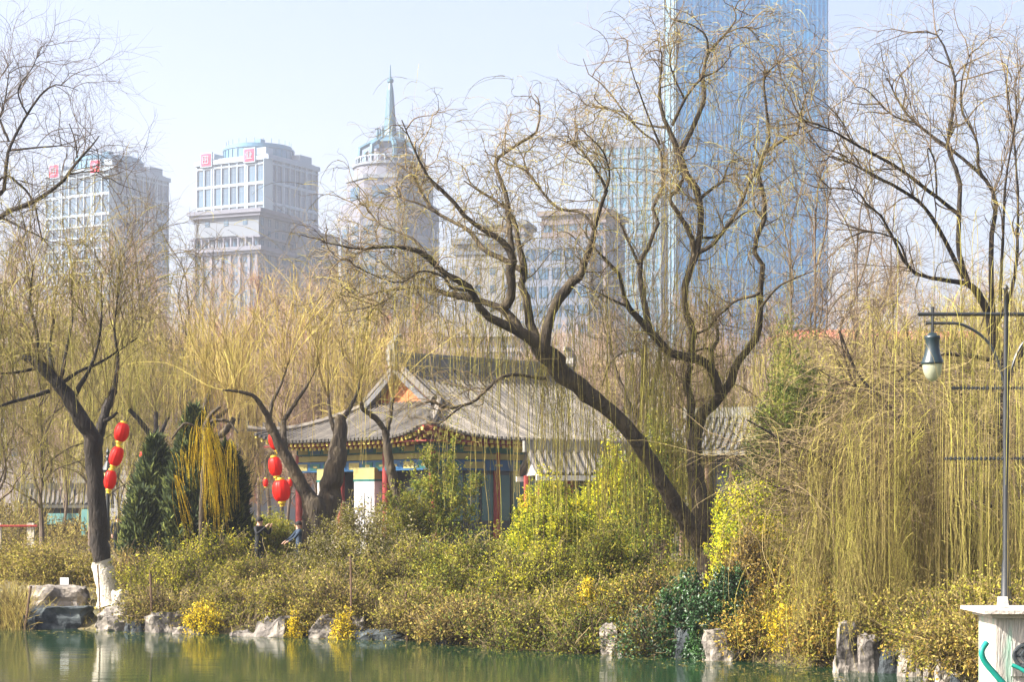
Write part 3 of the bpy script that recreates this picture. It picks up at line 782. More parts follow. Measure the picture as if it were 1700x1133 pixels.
    def beam(mb, side, sg, z, h, t, m, off=0.0, x0=-1, x1=1):
        half = bx if side == 'f' else by; dep = by if side == 'f' else bx
        cx = (x0 + x1) / 2 * half; L_ = (x1 - x0) * half
        if side == 'f': mb.box((cx, sg * (dep + off), z), (L_, t, h), 0, m)
        else: mb.box((sg * (dep + off), cx, z), (t, L_, h), 0, m)
    for side in ('f', 's'):
        for sg in (-1, 1):
            beam(bm, side, sg, 4.72, .34, .26, 0); beam(bm, side, sg, 4.40, .24, .2, 2); beam(bm, side, sg, 4.02, .46, .24, 1)
            nb = 10
            for q in range(nb):
                x0 = -1 + q * 2 / nb
                beam(bm, side, sg, 4.72, .22, .3, (1, 2, 0, 2)[q % 4], 0, x0 + .02, x0 + 2 / nb - .03)
                beam(bm, side, sg, 4.02, .30, .28, (0, 2, 1, 0)[q % 4], 0, x0 + .03, x0 + 2 / nb - .02)
                beam(bm, side, sg, 4.02, .10, .31, 2, 0, x0 + .07, x0 + 2 / nb - .07)
    bm.build('painted_beam', [M['green_paint'], M['blue_paint'], M['gold_paint']], r, loc=(0, 0, 0))
    # doors with glazed lattices between columns on the front and left side
    for i in range(4):
        x0 = -bx + i * bx / 2
        for k in range(4):
            cx = x0 + (k + .5) * bx / 8
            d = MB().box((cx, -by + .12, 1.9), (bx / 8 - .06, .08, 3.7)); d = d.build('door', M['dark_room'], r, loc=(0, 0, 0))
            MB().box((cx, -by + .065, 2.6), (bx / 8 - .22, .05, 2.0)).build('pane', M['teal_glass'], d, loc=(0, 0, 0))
    # white plastered piers with brushed couplets, on the left side
    for (y0, w_) in ((-by + 4.4, 1.45), (-by + 7.3, 1.1)):
        pr = MB().box((-bx - .05, y0, 1.75), (.5, w_, 3.95)).build('white_pier', M['white_wall'], r, loc=(0, 0, 0))
        MB().box((-bx - .05, y0, 3.58 + .10), (.54, w_ + .06, .5), 0, 0).build('painted_panel', M['gold_paint'], pr, loc=(0, 0, 0))
        MB().box((-bx - .05, y0, 3.58 - .2), (.56, w_ + .08, .09), 0, 0).build('painted_band', M['green_paint'], pr, loc=(0, 0, 0))
        sc = MB()
        for yy in (-.30, .18):
            sc.box((-bx - .312, y0 + yy - .2, 1.75), (.02, .03, 2.2))
            for k in range(7):
                z = 2.65 - k * .30
                for q in range(4):
                    sc.box((-bx - .316, y0 + yy + rng.normal() * .03, z + rng.normal() * .05), (.02, .05 + .06 * rng.random(), .02 + .02 * rng.random()), 0)
        sc.build('brushed_writing', M['iron_teal'], pr, loc=(0, 0, 0))
    MB().box((0, 0, -.1), (2 * bx + 2.2, 2 * by + 2.2, .5)).build('plinth', M['stone'], r, loc=(0, 0, 0))
    return r
pavilion()

def small_roof(name, label, px, py_ridge, py_eave, D, a, hx, hy, band=True):
    a = R(a); c = P(px, HZ, D); z0 = gz(c[0], D)
    r = thing(name, label, 'gallery' if band else 'pavilion', (c[0], c[1], z0), rz=a, world_coords=False)
    ze, zt = HC + (HZ - py_eave) / F * D - z0, HC + (HZ - py_ridge) / F * D - z0
    s = MB()
    for sg in (-1, 1):
        n = int(2 * hx / .26)
        for i in range(n):
            x = -hx + (i + .5) * 2 * hx / n; t = np.linspace(0, 1, 7)
            y = sg * hy * (1 - t); z = ze + (zt - ze) * (.7 * t + .3 * t * t)
            p = np.stack([np.full(7, x), y, z], 1); w2 = hx / n
            V = np.concatenate([p - [w2, 0, 0], p + [w2, 0, 0]]); k = np.arange(6)[:, None]
            s.quads(V, np.concatenate([k, k + 1, k + 8, k + 7], 1), .5, 1)
            s.tubes(p + [0, 0, .03], .07, 5, .5 + rng.normal() * .15)
    s.build('roof', [M['tile'], M['tile_under']], r, loc=(0, 0, 0))
    MB().box((0, 0, zt + .12), (2 * hx + .2, .3, .4)).build('ridge', M['ridge'], r, loc=(0, 0, 0))
    MB().box((0, -hy + .06, ze - .12), (2 * hx, .12, .18)).box((0, hy - .06, ze - .12), (2 * hx, .12, .18)).build('eave_board', M['white_wall'] if band else M['ridge'], r, loc=(0, 0, 0))
    for sx in (-1, 1):
        MB().tris([[sx * (hx - .3), -hy + .2, ze], [sx * (hx - .3), hy - .2, ze], [sx * (hx - .3), 0, zt]], [[0, 1, 2]]).build('gable_wall', M['white_wall'], r, loc=(0, 0, 0))
        for q in np.linspace(-.85, .85, 4):
            MB().lathe((q * hx, sx * (hy - .5), 0), [(.12, 0), (.12, ze)], 8).build('column', M['red_paint'] if band else M['wood'], r, loc=(0, 0, 0))
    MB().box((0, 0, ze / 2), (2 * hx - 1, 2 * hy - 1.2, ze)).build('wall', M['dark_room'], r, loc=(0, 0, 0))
small_roof('covered_gallery', 'low grey tiled gallery roof with white eave board in front of the pavilion', 958, 748, 790, 72, 14, 1.9, 1.5)
small_roof('side_pavilion', 'smaller tiled roof with blue-grey ridge seen right of the willow trunk', 1212, 690, 750, 80, -20, 1.8, 2.2, False)
small_roof('park_house', 'small grey brick park house with brown roof in the trees at far left', 110, 812, 838, 112, 10, 2.6, 2.0, False)

# ------------------------------------------------------------------ plants: growth
def resample(P_, K):
    P_ = np.asarray(P_, float); n = len(P_)
    t = np.linspace(0, n - 1, K); i = np.clip(t.astype(int), 0, n - 2); u = (t - i)[:, None]
    p0 = P_[np.maximum(i - 1, 0)]; p1 = P_[i]; p2 = P_[i + 1]; p3 = P_[np.minimum(i + 2, n - 1)]
    return .5 * (2 * p1 + (p2 - p0) * u + (2 * p0 - 5 * p1 + 4 * p2 - p3) * u ** 2 + (-p0 + 3 * p1 - 3 * p2 + p3) * u ** 3)

def limb(mb, pts, D0, D1, K=20, sides=8, rough=.06, m=0, tint=.5):
    """pts: (px, py, radius in px); returns points and radii in metres"""
    a = np.array(pts, float)
    w_, D = PA(a[:, :2], D0, D1)
    r_ = a[:, 2] / F * D
    q = resample(np.concatenate([w_, r_[:, None]], 1), K)
    q[1:-1, :3] += rng.normal(size=(K - 2, 3)) * q[1:-1, 3:4] * rough * 2
    rr = np.maximum(q[:, 3], .006) * (1 + rng.normal(size=K) * rough)
    mb.tubes(q[:, :3], rr, sides, tint, m, True)
    return q[:, :3], rr

def grow(S, Dr, L, K=8, wig=.25, lift=0.0, curl=.6):
    """S start (M,3), Dr direction, L length (M,), lift: vertical pull per step, scalar or (K,)"""
    M_ = len(S); out = np.zeros((M_, K, 3)); out[:, 0] = S; d = norm(Dr); L = np.broadcast_to(L, (M_,)); st = (L / (K - 1))[:, None]
    tn = rng.normal(size=(M_, 3)) * wig * .5; lift = np.broadcast_to(lift, (K,)) if np.ndim(lift) < 2 else lift
    for k in range(1, K):
        tn = tn * curl + rng.normal(size=(M_, 3)) * wig
        g_ = lift[k] if np.ndim(lift) < 2 else lift[:, k]
        d = d + tn; d[:, 2] += g_; d = norm(d)
        out[:, k] = out[:, k - 1] + d * st
    return out

def spawn(B, n, tmin=.2, tmax=1.0, spread=1.0, w=None):
    """n side shoots from a batch of branches (M,K,3): positions, directions, branch index, parameter"""
    M_, K, _ = B.shape
    if w is None: w = np.linalg.norm(np.diff(B, axis=1), axis=2).sum(1)
    i = rng.choice(M_, n, p=w / w.sum()); t = (tmin + (tmax - tmin) * rng.random(n)) * (K - 1)
    k = np.minimum(t.astype(int), K - 2); u = (t - k)[:, None]
    p = B[i, k] * (1 - u) + B[i, k + 1] * u; T = norm(B[i, k + 1] - B[i, k])
    side = rng.normal(size=(n, 3)); side = norm(side - (side * T).sum(1, keepdims=True) * T)
    an = np.abs(rng.normal(size=(n, 1)) * .35 + spread)
    return p, norm(T * np.cos(an) + side * np.sin(an)), i, t / (K - 1)

def taper(r0, r1, K): return np.linspace(r0, r1, K)
def rads(r0, r1, M_, K, var=.25):
    v = 1 + (rng.random(M_) - .5) * 2 * var
    return v[:, None] * np.linspace(r0, r1, K)[None]

def hang(S, L, K=9, sway=.06, out=.25, lift=-.5, up0=.0):
    """weeping strands"""
    M_ = len(S); d = rng.normal(size=(M_, 3)) * out; d[:, 2] = up0 - .2
    return grow(S, d, L, K, sway, np.concatenate([np.full(2, lift * .6), np.full(K - 2, lift)]), .5)

def strand_leaves(mb, B, n, size, tint=.5, m=0, tmin=.1):
    p, _, _, _ = spawn(B, n, tmin, 1.0)
    mb.leaves(p, size * (.6 + .8 * rng.random(n)), tint + rng.normal(size=n) * .2, m, aspect=.35)

# ------------------------------------------------------------------ traced willows
def ramify(tw, B, n1, n2, n3, L1=(.9, 2.2), L2=(.5, 1.2), L3=(.3, .8), r1=.018, wig=.30, lift1=.06, lift3=-.12, w=None, tmin=.25, spread=.9, tint=.35):
    """three orders of twigs on the limbs B (list of (K,3)); returns them"""
    B = np.stack(B)
    S, d, i, t = spawn(B, n1, tmin, 1, spread, w); d = norm(d + [0, 0, .25])
    A1 = grow(S, d, rng.uniform(*L1, n1), 10, wig, lift1, .35)
    tw.tubes(A1, rads(r1, r1 * .4, n1, 10), 4, rng.normal(tint, .15, n1))
    S, d, i, t = spawn(A1, n2, .1, 1, .8)
    A2 = grow(S, d, rng.uniform(*L2, n2), 8, wig, lift1 * .3, .35)
    tw.tubes(A2, rads(r1 * .45, r1 * .22, n2, 8), 3, rng.normal(tint + .1, .15, n2))
    S, d, i, t = spawn(np.concatenate([resampleB(A1, 8), A2]), n3, .1, 1, .7)
    A3 = grow(S, d, rng.uniform(*L3, n3), 7, wig * .8, np.linspace(0, lift3, 7), .5)
    tw.tubes(A3, rads(r1 * .24, r1 * .12, n3, 7), 3, rng.normal(tint + .25, .15, n3))
    return A1, A2, A3

def resampleB(A, K):
    n = A.shape[1]; t = np.linspace(0, n - 1, K); i = np.clip(t.astype(int), 0, n - 2); u = (t - i)[None, :, None]
    return A[:, i] * (1 - u) + A[:, i + 1] * u

def great_willow():
    base = P(1178, 985, 47); base[2] = gz(base[0], 47)
    r = thing('willow_tree', 'tall gnarled willow with twisting bare limbs and a long trunk leaning left over the bank', 'tree', base)
    tb = MB(); T = []
    def Lb(p, D0, D1, K=20, sides=10, rough=.045): q = limb(tb, [(a_, b_, c_ * .68) for a_, b_, c_ in p], D0, D1, K, sides, rough); T.append(q[0]); return q
    Lb([(1186, 1010, 40), (1182, 975, 33), (1178, 930, 29), (1171, 880, 26), (1160, 820, 22), (1152, 765, 18), (1156, 712, 17)], 47, 47.2, 26, 12)
    Lb([(1172, 925, 20), (1150, 880, 23), (1130, 850, 21), (1085, 775, 19), (1045, 715, 19), (1000, 672, 19), (950, 635, 22), (918, 600, 25), (893, 567, 22)], 47.1, 45.2, 30, 12)
    main = list(T); T.clear()
    big = [
     ([(900, 575, 19), (868, 553, 14), (842, 540, 12), (811, 527, 10), (790, 503, 9), (783, 483, 9), (754, 462, 8), (736, 452, 7), (713, 431, 7), (692, 415, 6), (661, 410, 4.5), (635, 410, 4), (596, 414, 3), (568, 408, 2.2), (532, 402, 1.2)], 45.2, 43),
     ([(863, 549, 11), (850, 530, 11), (832, 512, 9), (801, 502, 8), (772, 494, 8), (746, 490, 7.5), (731, 483, 5), (700, 478, 3.4), (661, 480, 3), (635, 484, 2.5), (609, 490, 2), (583, 501, 1)], 45.1, 46.5),
     ([(832, 512, 11), (845, 503, 12), (850, 478, 11), (847, 446, 12), (853, 436, 10), (843, 410, 9), (825, 395, 7), (815, 389, 6), (777, 364, 5), (752, 334, 5), (726, 309, 4), (709, 292, 3.5), (688, 249, 2.4), (667, 199, 1.2)], 45.2, 44),
     ([(853, 436, 8), (848, 400, 7), (843, 351, 6.5), (841, 326, 6), (828, 292, 5), (824, 266, 4.5), (845, 249, 4), (870, 233, 4), (892, 216, 3), (896, 173, 2), (887, 156, 1)], 45, 46.5),
     ([(893, 567, 13), (880, 538, 11), (875, 495, 10), (866, 478, 9), (870, 449, 10), (864, 419, 7), (858, 393, 6), (856, 372, 5), (837, 343, 4), (800, 320, 3), (770, 300, 1.5)], 45.2, 46.2),
     ([(866, 449, 7), (837, 432, 6.5), (803, 415, 6), (781, 385, 5), (752, 368, 4.5), (722, 351, 4), (705, 330, 3.5), (688, 296, 3), (659, 271, 1.5)], 45.4, 47),
     ([(722, 351, 3), (695, 338, 2.5), (670, 330, 1.8), (652, 315, 1)], 46.3, 46.5),
     ([(903, 585, 16), (913, 529, 12), (930, 495, 13), (947, 470, 12), (964, 457, 10), (968, 440, 9), (981, 410, 8), (989, 368, 6.5), (1000, 334, 5), (1006, 313, 4), (985, 275, 3), (960, 245, 2), (947, 237, 1)], 45.1, 44),
     ([(985, 380, 4), (975, 362, 3.5), (960, 351, 3.5), (930, 347, 3.5), (909, 330, 3), (887, 300, 3), (875, 283, 2.6), (870, 258, 2), (890, 240, 1)], 44.4, 45.4),
     ([(1004, 320, 3), (1012, 290, 2.6), (1000, 250, 2), (965, 215, 1.2)], 44.2, 43),
     ([(905, 628, 5), (890, 628, 4.6), (860, 622, 4.2), (830, 628, 4.2), (805, 650, 4), (785, 668, 4), (760, 676, 3.6), (745, 678, 3), (715, 668, 2), (690, 674, 1)], 45.5, 44),
     ([(770, 672, 3), (745, 692, 2.4), (728, 706, 1.2)], 44.3, 44),
     ([(713, 431, 4), (690, 400, 3), (660, 385, 2.6), (630, 372, 2), (600, 330, 1)], 43.9, 45),
     ([(783, 483, 4), (750, 478, 3.4), (736, 460, 3), (700, 450, 2.4), (660, 470, 2), (595, 445, 1.4), (580, 430, 1)], 44.2, 43),
     ([(661, 480, 2), (640, 500, 1.6), (612, 510, 1.3), (560, 520, .8)], 46, 46),
    ]
    for p, a_, b_ in big: Lb(p, a_, b_)
    left = list(T); T.clear()
    right = [
     ([(1156, 715, 15), (1160, 702, 15), (1168, 685, 15), (1186, 671, 14), (1197, 656, 12), (1191, 641, 12), (1182, 616, 12), (1169, 603, 11), (1148, 594, 11), (1121, 590, 10), (1106, 580, 10), (1085, 558, 9), (1070, 541, 9), (1049, 518, 7), (1038, 501, 6), (1031, 461, 5), (1012, 438, 4), (989, 415, 2.5), (970, 385, 1)], 47.2, 45.5),
     ([(1078, 544, 7), (1072, 518, 7), (1066, 480, 7), (1061, 440, 6), (1074, 415, 6), (1083, 390, 5), (1092, 369, 5), (1082, 339, 4.5), (1099, 318, 5), (1100, 290, 3.6), (1097, 254, 3), (1086, 233, 2.6), (1060, 215, 2.4), (1030, 180, 2), (1006, 144, 1.8), (980, 127, 1.4), (968, 97, .8)], 46.2, 48),
     ([(1061, 440, 4), (1045, 405, 3.2), (1029, 369, 2.4)], 46.4, 46.2),
     ([(1038, 508, 3.6), (1010, 495, 2.8), (989, 485, 2), (960, 470, 1)], 45.9, 45),
     ([(1148, 594, 10), (1149, 573, 9), (1151, 550, 9), (1144, 535, 8), (1138, 516, 8), (1135, 485, 8), (1142, 455, 9), (1154, 424, 9), (1163, 390, 8), (1163, 347, 8), (1154, 309, 9), (1133, 284, 10), (1129, 254, 8), (1108, 212, 6), (1097, 178, 4.5), (1095, 148, 3.5), (1098, 110, 2.6), (1099, 85, 1.2)], 47, 47),
     ([(1154, 424, 8), (1146, 390, 7), (1129, 360, 6), (1112, 330, 5), (1125, 315, 4.5), (1134, 295, 4)], 47, 46.6),
     ([(1131, 252, 7), (1154, 203, 6), (1169, 165, 5.5), (1167, 127, 5), (1175, 89, 4), (1205, 55, 3), (1222, 30, 2), (1215, 8, 1)], 47, 48.5),
     ([(1116, 208, 4), (1137, 165, 3.4), (1163, 131, 3), (1190, 118, 2), (1215, 90, 1)], 47, 46),
     ([(1137, 165, 2.6), (1120, 130, 2.2), (1112, 95, 1.6), (1125, 60, 1)], 46.5, 46),
     ([(1175, 89, 3), (1172, 60, 2.2), (1150, 42, 1.8), (1125, 35, 1)], 47.9, 47),
     ([(1108, 212, 3.4), (1075, 208, 2.6), (1044, 199, 2), (1010, 180, 1.5), (985, 190, .8)], 47, 48),
     ([(1095, 240, 3), (1075, 190, 2.2), (1064, 160, 2), (1050, 120, 1.5), (1040, 80, .9)], 47, 46),
     ([(1205, 55, 2.2), (1240, 45, 1.6), (1262, 70, 1)], 48, 48),
     ([(1197, 656, 11), (1214, 633, 11), (1218, 616, 11), (1225, 601, 10), (1239, 586, 9), (1254, 563, 9), (1261, 544, 8), (1262, 512, 8), (1262, 480, 7), (1267, 441, 6.5), (1252, 419, 6), (1256, 394, 6), (1269, 364, 6), (1269, 330, 5.5), (1258, 288, 5.5), (1269, 254, 5), (1295, 235, 4), (1324, 220, 3.4), (1332, 178, 2), (1340, 150, 1)], 47.2, 45),
     ([(1269, 254, 4), (1277, 232, 3.6), (1271, 169, 3.2), (1269, 131, 2.6), (1285, 110, 2), (1307, 93, 1.2)], 45.7, 45),
     ([(1258, 288, 3.2), (1262, 265, 3), (1250, 240, 2)], 45.8, 45.8),
     ([(1158, 420, 6), (1180, 408, 5), (1197, 390, 5), (1215, 364, 4.4), (1230, 339, 4), (1245, 300, 3.6), (1258, 284, 3)], 47, 46),
     ([(1166, 395, 4), (1190, 392, 3), (1215, 370, 2.4), (1240, 352, 1.8), (1265, 352, 1)], 47, 48),
     ([(1163, 330, 4), (1180, 315, 3.4), (1200, 300, 3), (1212, 270, 2), (1240, 260, 1)], 47, 48.4),
     ([(1262, 484, 4), (1254, 490, 4), (1222, 499, 3.6), (1205, 514, 3.4), (1186, 531, 3.4), (1176, 546, 3.2), (1155, 554, 3.2)], 45.8, 46.8),
     ([(1188, 635, 5), (1182, 586, 5), (1191, 565, 4.6), (1189, 541, 4), (1180, 518, 3.4), (1170, 500, 2)], 47.2, 48),
     ([(1182, 583, 3), (1170, 579, 2.6), (1152, 585, 2.2)], 47.3, 47),
     ([(1150, 770, 12), (1144, 713, 11), (1148, 671, 10), (1140, 640, 9), (1146, 607, 8)], 47.3, 47),
     ([(1262, 512, 3.6), (1290, 478, 3), (1320, 462, 2.4), (1350, 450, 1.5)], 46, 45),
    ]
    for p, a_, b_ in right: Lb(p, a_, b_)
    rt = list(T)
    tb.build('trunk', M['bark'], r, smooth=True)
    tw = MB()
    L_ = left + rt
    A1, A2, A3 = ramify(tw, L_, 430, 1700, 5200, L1=(.5, 1.6), L2=(.35, 1.0), L3=(.3, .9), r1=.014, wig=.27, lift1=.03, lift3=-.2, tmin=.35, tint=.5)
    tw.build('crown', M['twig'], r)
    st = MB()
    # fine curved tips, then weeping strands
    n = 2600; i = rng.integers(0, len(A3), n)
    H1 = hang(A3[i, -1], rng.uniform(.4, 1.3, n), 8, .10, .5, -.22, .3); st.tubes(H1, rads(.005, .003, n, 8), 3, rng.normal(.45, .2, n))
    S, d, i, t = spawn(np.stack(L_), 900, .1, .7, 1.2); S[:, 1] += .5
    H2 = hang(S, rng.uniform(1.0, 3.6, 900), 12, .06, .6, -.6, .3); st.tubes(H2, rads(.006, .0035, 900, 12), 3, rng.normal(.5, .2, 900))
    # denser curtains below the forks
    spots = [(905, 590, 70, 1, 5.2, 130), (930, 640, 40, 1.5, 4.0, 80), (990, 690, 60, 1.5, 4.2, 110), (1075, 560, 60, 1, 3.5, 110), (1105, 600, 70, 1.5, 5.5, 130), (1090, 640, 50, 1, 4.5, 90), (1130, 480, 90, 1, 4, 120), (1040, 720, 50, 1, 3.6, 90), (1150, 700, 25, 1.5, 4.2, 120), (1160, 800, 22, 1, 2.6, 90), (820, 530, 80, .8, 2.6, 80), (960, 520, 60, .8, 3, 80), (700, 430, 80, .6, 2.0, 70), (1000, 640, 70, 1, 3, 80), (1230, 560, 60, 1, 3, 60)]
    for (px, py, w_, l0, l1, n) in spots:
        n = int(n * .72)
        pxs = px + rng.normal(size=n) * w_ * .5; pys = py + rng.normal(size=n) * w_ * .4; D = np.where((pxs > 940) & (pys > 600), 48.3, 46.6) + rng.normal(size=n) * .8
        S = np.stack([(pxs - 850) / F * D, D, HC + (HZ - pys) / F * D], 1)
        H = hang(S, rng.uniform(l0, l1, n), 14, .05, .3, -.9, 0); st.tubes(H, rads(.0055, .0035, n, 14), 3, rng.normal(.5, .25, n))
        strand_leaves(st, H, n * 12, .032, .6)
    strand_leaves(st, H2, 7000, .03, .6); strand_leaves(st, H1, 6000, .028, .5)
    st.build('hanging_twigs', M['strand'], r)
great_willow()

def lanterned_left_willow():
    D = 53; base = P(180, 990, D); base[2] = gz(base[0], D)
    r = thing('willow_tree', 'forked willow at the left shore with dark trunk and whitewashed foot', 'tree', base)
    tb = MB(); T = []
    def Lb(p, D0, D1, K=20, sides=10): q = limb(tb, [(a_, b_, c_ * .88) for a_, b_, c_ in p], D0, D1, K, sides, .04); T.append(q[0])
    Lb([(170, 935, 17), (165, 900, 17), (162, 860, 18), (158, 800, 17), (155, 760, 17), (152, 725, 16), (140, 705, 15), (120, 670, 14), (100, 640, 12), (80, 620, 11), (60, 603, 9), (38, 592, 6)], 53, 52, 26, 12)
    main = T.pop()
    for p, a_, b_ in [([(157, 750, 13), (165, 720, 10), (172, 695, 9), (181, 668, 8), (189, 648, 7)], 53, 53.5), ([(172, 700, 4), (183, 695, 3.4), (195, 685, 2.6)], 53, 53), ([(90, 632, 7), (85, 600, 5), (82, 570, 4), (90, 530, 2)], 52.4, 53),
                      ([(80, 650, 4.4), (50, 660, 3.6), (20, 668, 3.2), (-15, 680, 2)], 52.5, 50), ([(60, 612, 3.4), (30, 618, 2.6), (-10, 622, 1.6)], 52.3, 51), ([(120, 662, 6), (150, 610, 3.4), (165, 560, 2.4), (170, 500, 1.4)], 52.6, 53), ([(60, 603, 5), (62, 560, 3.4), (50, 500, 2.4), (56, 440, 1.2)], 52, 52),
                      ([(98, 640, 5), (130, 618, 3), (170, 600, 2.4), (230, 560, 1)], 52.5, 54), ([(189, 650, 5), (196, 600, 3), (190, 540, 2), (200, 470, 1)], 53.5, 54), ([(100, 645, 4), (108, 590, 3), (120, 530, 2), (118, 470, 1)], 52.5, 53)]: Lb(p, a_, b_)
    tb.build('trunk', M['bark_dark'], r, smooth=True)
    lm = MB(); limb(lm, [(184, 1012, 26), (181, 990, 20), (177, 970, 18.5), (171, 945, 17.6), (169.5, 932, 17.4)], D, D, 12, 14, .02)
    lm.build('whitewashed_foot', M['lime'], r, smooth=True)
    # pollard shoots: upright, then arching over
    st = MB()
    B = np.stack(T + [resample(main, 20)])
    n = 160; S, d, i, t = spawn(B, n, .55, 1, .6); d = norm(d * .5 + [0, 0, 1.3] + rng.normal(size=(n, 3)) * .28)
    A = grow(S, d, rng.uniform(1.4, 4.6, n), 14, .08, np.linspace(.02, -.10, 14), .6)
    st.tubes(A, rads(.013, .004, n, 14), 3, rng.normal(.1, .25, n))
    n2 = 1000; S, d, i, t = spawn(A, n2, .25, 1, .45)
    A2 = grow(S, d, rng.uniform(.8, 2.6, n2), 10, .07, np.linspace(-.02, -.35, 10), .6)
    st.tubes(A2, rads(.006, .0035, n2, 10), 3, rng.normal(.45, .2, n2))
    n3 = 450; S, d, i, t = spawn(A2, n3, .5, 1, .3); A3 = hang(S, rng.uniform(.8, 2.6, n3), 10, .04, .2, -.5)
    st.tubes(A3, rads(.005, .0035, n3, 10), 3, rng.normal(.5, .2, n3))
    strand_leaves(st, A2, 6000, .030, .5); strand_leaves(st, A3, 3000, .030, .6)
    st.build('crown', M['strand'], r)
lanterned_left_willow()

def pollard_gold(name, label, base_px, D, limbs, shoots, Ls, hangn, mat='gold', bark='bark', dy=0, gw=.35, r0=.009, leaves=14000, foot=None):
    base = P(*base_px, D); base[2] = gz(base[0], D)
    r = thing('willow_tree', label, 'tree', base)
    tb = MB(); T = []
    for p, a_, b_ in limbs:
        T.append(limb(tb, [(u_, v_, w_ * .82) for u_, v_, w_ in p], D + a_, D + b_, 20, 10, .05)[0])
    tb.build('trunk', M[bark], r, smooth=True)
    st = MB(); B = np.stack(T[foot or 0:])
    n = shoots; S, d, i, t = spawn(B, n, .7, 1, .6); d = norm(d * .4 + [0, 0, 1.2] + rng.normal(size=(n, 3)) * gw)
    A = grow(S, d, rng.uniform(Ls[0], Ls[1], n), 12, .05, np.linspace(.03, -.04, 12), .6)
    st.tubes(A, rads(r0, .005, n, 12), 3, rng.normal(.4, .35, n))
    n2 = shoots * 3; S, d, i, t = spawn(A, n2, .2, 1, .35)
    A2 = grow(S, d, rng.uniform(.5, 1.8, n2), 9, .07, np.linspace(.02, -.16, 9), .6)
    st.tubes(A2, rads(.0048, .003, n2, 9), 3, rng.normal(.45, .3, n2))
    if hangn:
        S, d, i, t = spawn(A2, hangn, .3, 1, .4); A3 = hang(S, rng.uniform(.8, 3.2, hangn), 12, .045, .25, -.55)
        st.tubes(A3, rads(.006, .004, hangn, 12), 3, rng.normal(.55, .2, hangn)); strand_leaves(st, A3, leaves // 2, .035, .6)
    strand_leaves(st, A2, leaves, .035, .55)
    st.build('crown', M[mat], r)
    return r, T
pollard_gold('willow_tree', 'stout pollarded willow with curved dark limb and golden shoots before the pavilion', (535, 905), 62, [
    ([(528, 930, 30), (526, 890, 30), (524, 855, 28), (518, 835, 20), (505, 815, 14), (487, 781, 12), (474, 756, 11), (458, 728, 10), (448, 705, 11)], 0, -.6),
    ([(530, 900, 26), (540, 850, 26), (549, 810, 22), (557, 770, 20), (563, 730, 15), (567, 690, 10)], 0, .4),
    ([(448, 711, 9), (446, 696, 7), (433, 673, 5), (417, 656, 4), (392, 650, 3), (370, 648, 2)], -.6, -1.2),
    ([(476, 762, 7), (472, 735, 6), (471, 718, 6), (471, 696, 6)], -.4, 0),
    ([(446, 700, 5), (452, 670, 4), (466, 640, 2.6), (480, 600, 1.4)], -.6, -.2), ([(471, 700, 5), (490, 670, 4), (510, 640, 2.6), (530, 600, 1.2)], 0, .3), ([(567, 700, 6), (590, 660, 3.4), (600, 620, 2)], .4, 1), ([(560, 730, 6), (548, 690, 4), (545, 650, 2)], .4, 1)],
    150, (1.2, 4.3), 220, 'gold', 'bark', foot=2, leaves=5000, gw=.5)
pollard_gold('willow_tree', 'slim dark-stemmed pollard willow with two stubs right of the white pier', (668, 905), 66, [
    ([(676, 930, 9), (668, 870, 9), (655, 800, 10), (647, 775, 10), (643, 740, 8), (640, 720, 8)], 0, 0),
    ([(641, 725, 7), (636, 711, 6), (620, 692, 6), (603, 680, 4.6), (598, 668, 4)], 0, -.5), ([(641, 725, 6.5), (646, 700, 5), (650, 675, 4.5), (652, 655, 4)], 0, .4)],
    60, (1.2, 3.2), 90, 'gold', 'bark', foot=1, leaves=4000)
pollard_gold('willow_tree', 'pollarded willow with three thick stubs behind the dark cypresses', (345, 905), 68, [
    ([(350, 940, 11), (348, 860, 11), (343, 790, 11), (341, 740, 11)], 0, 0), ([(341, 745, 9), (355, 728, 8), (372, 718, 7), (388, 695, 6)], 0, -.4), ([(341, 748, 8), (338, 715, 7), (340, 680, 6), (347, 655, 5)], 0, .3), ([(341, 735, 6), (355, 700, 5), (378, 680, 4), (386, 660, 3)], 0, .8)],
    110, (1.4, 4.4), 200, 'gold', 'bark', foot=1, leaves=8000)
pollard_gold('willow_tree', 'small pollarded willow with raised stubs left of the dark cypresses', (258, 905), 74, [
    ([(262, 930, 8), (260, 860, 8), (259, 790, 8), (258, 735, 8)], 0, 0), ([(258, 738, 6), (246, 718, 5.4), (231, 698, 5), (214, 680, 4)], 0, -.4), ([(258, 738, 5.4), (259, 710, 5), (259, 684, 4.4)], 0, .3), ([(258, 735, 5), (272, 710, 4), (280, 690, 3.4)], 0, .8)],
    80, (1.4, 4.4), 120, 'strand', 'bark_dark', foot=1, leaves=6000)

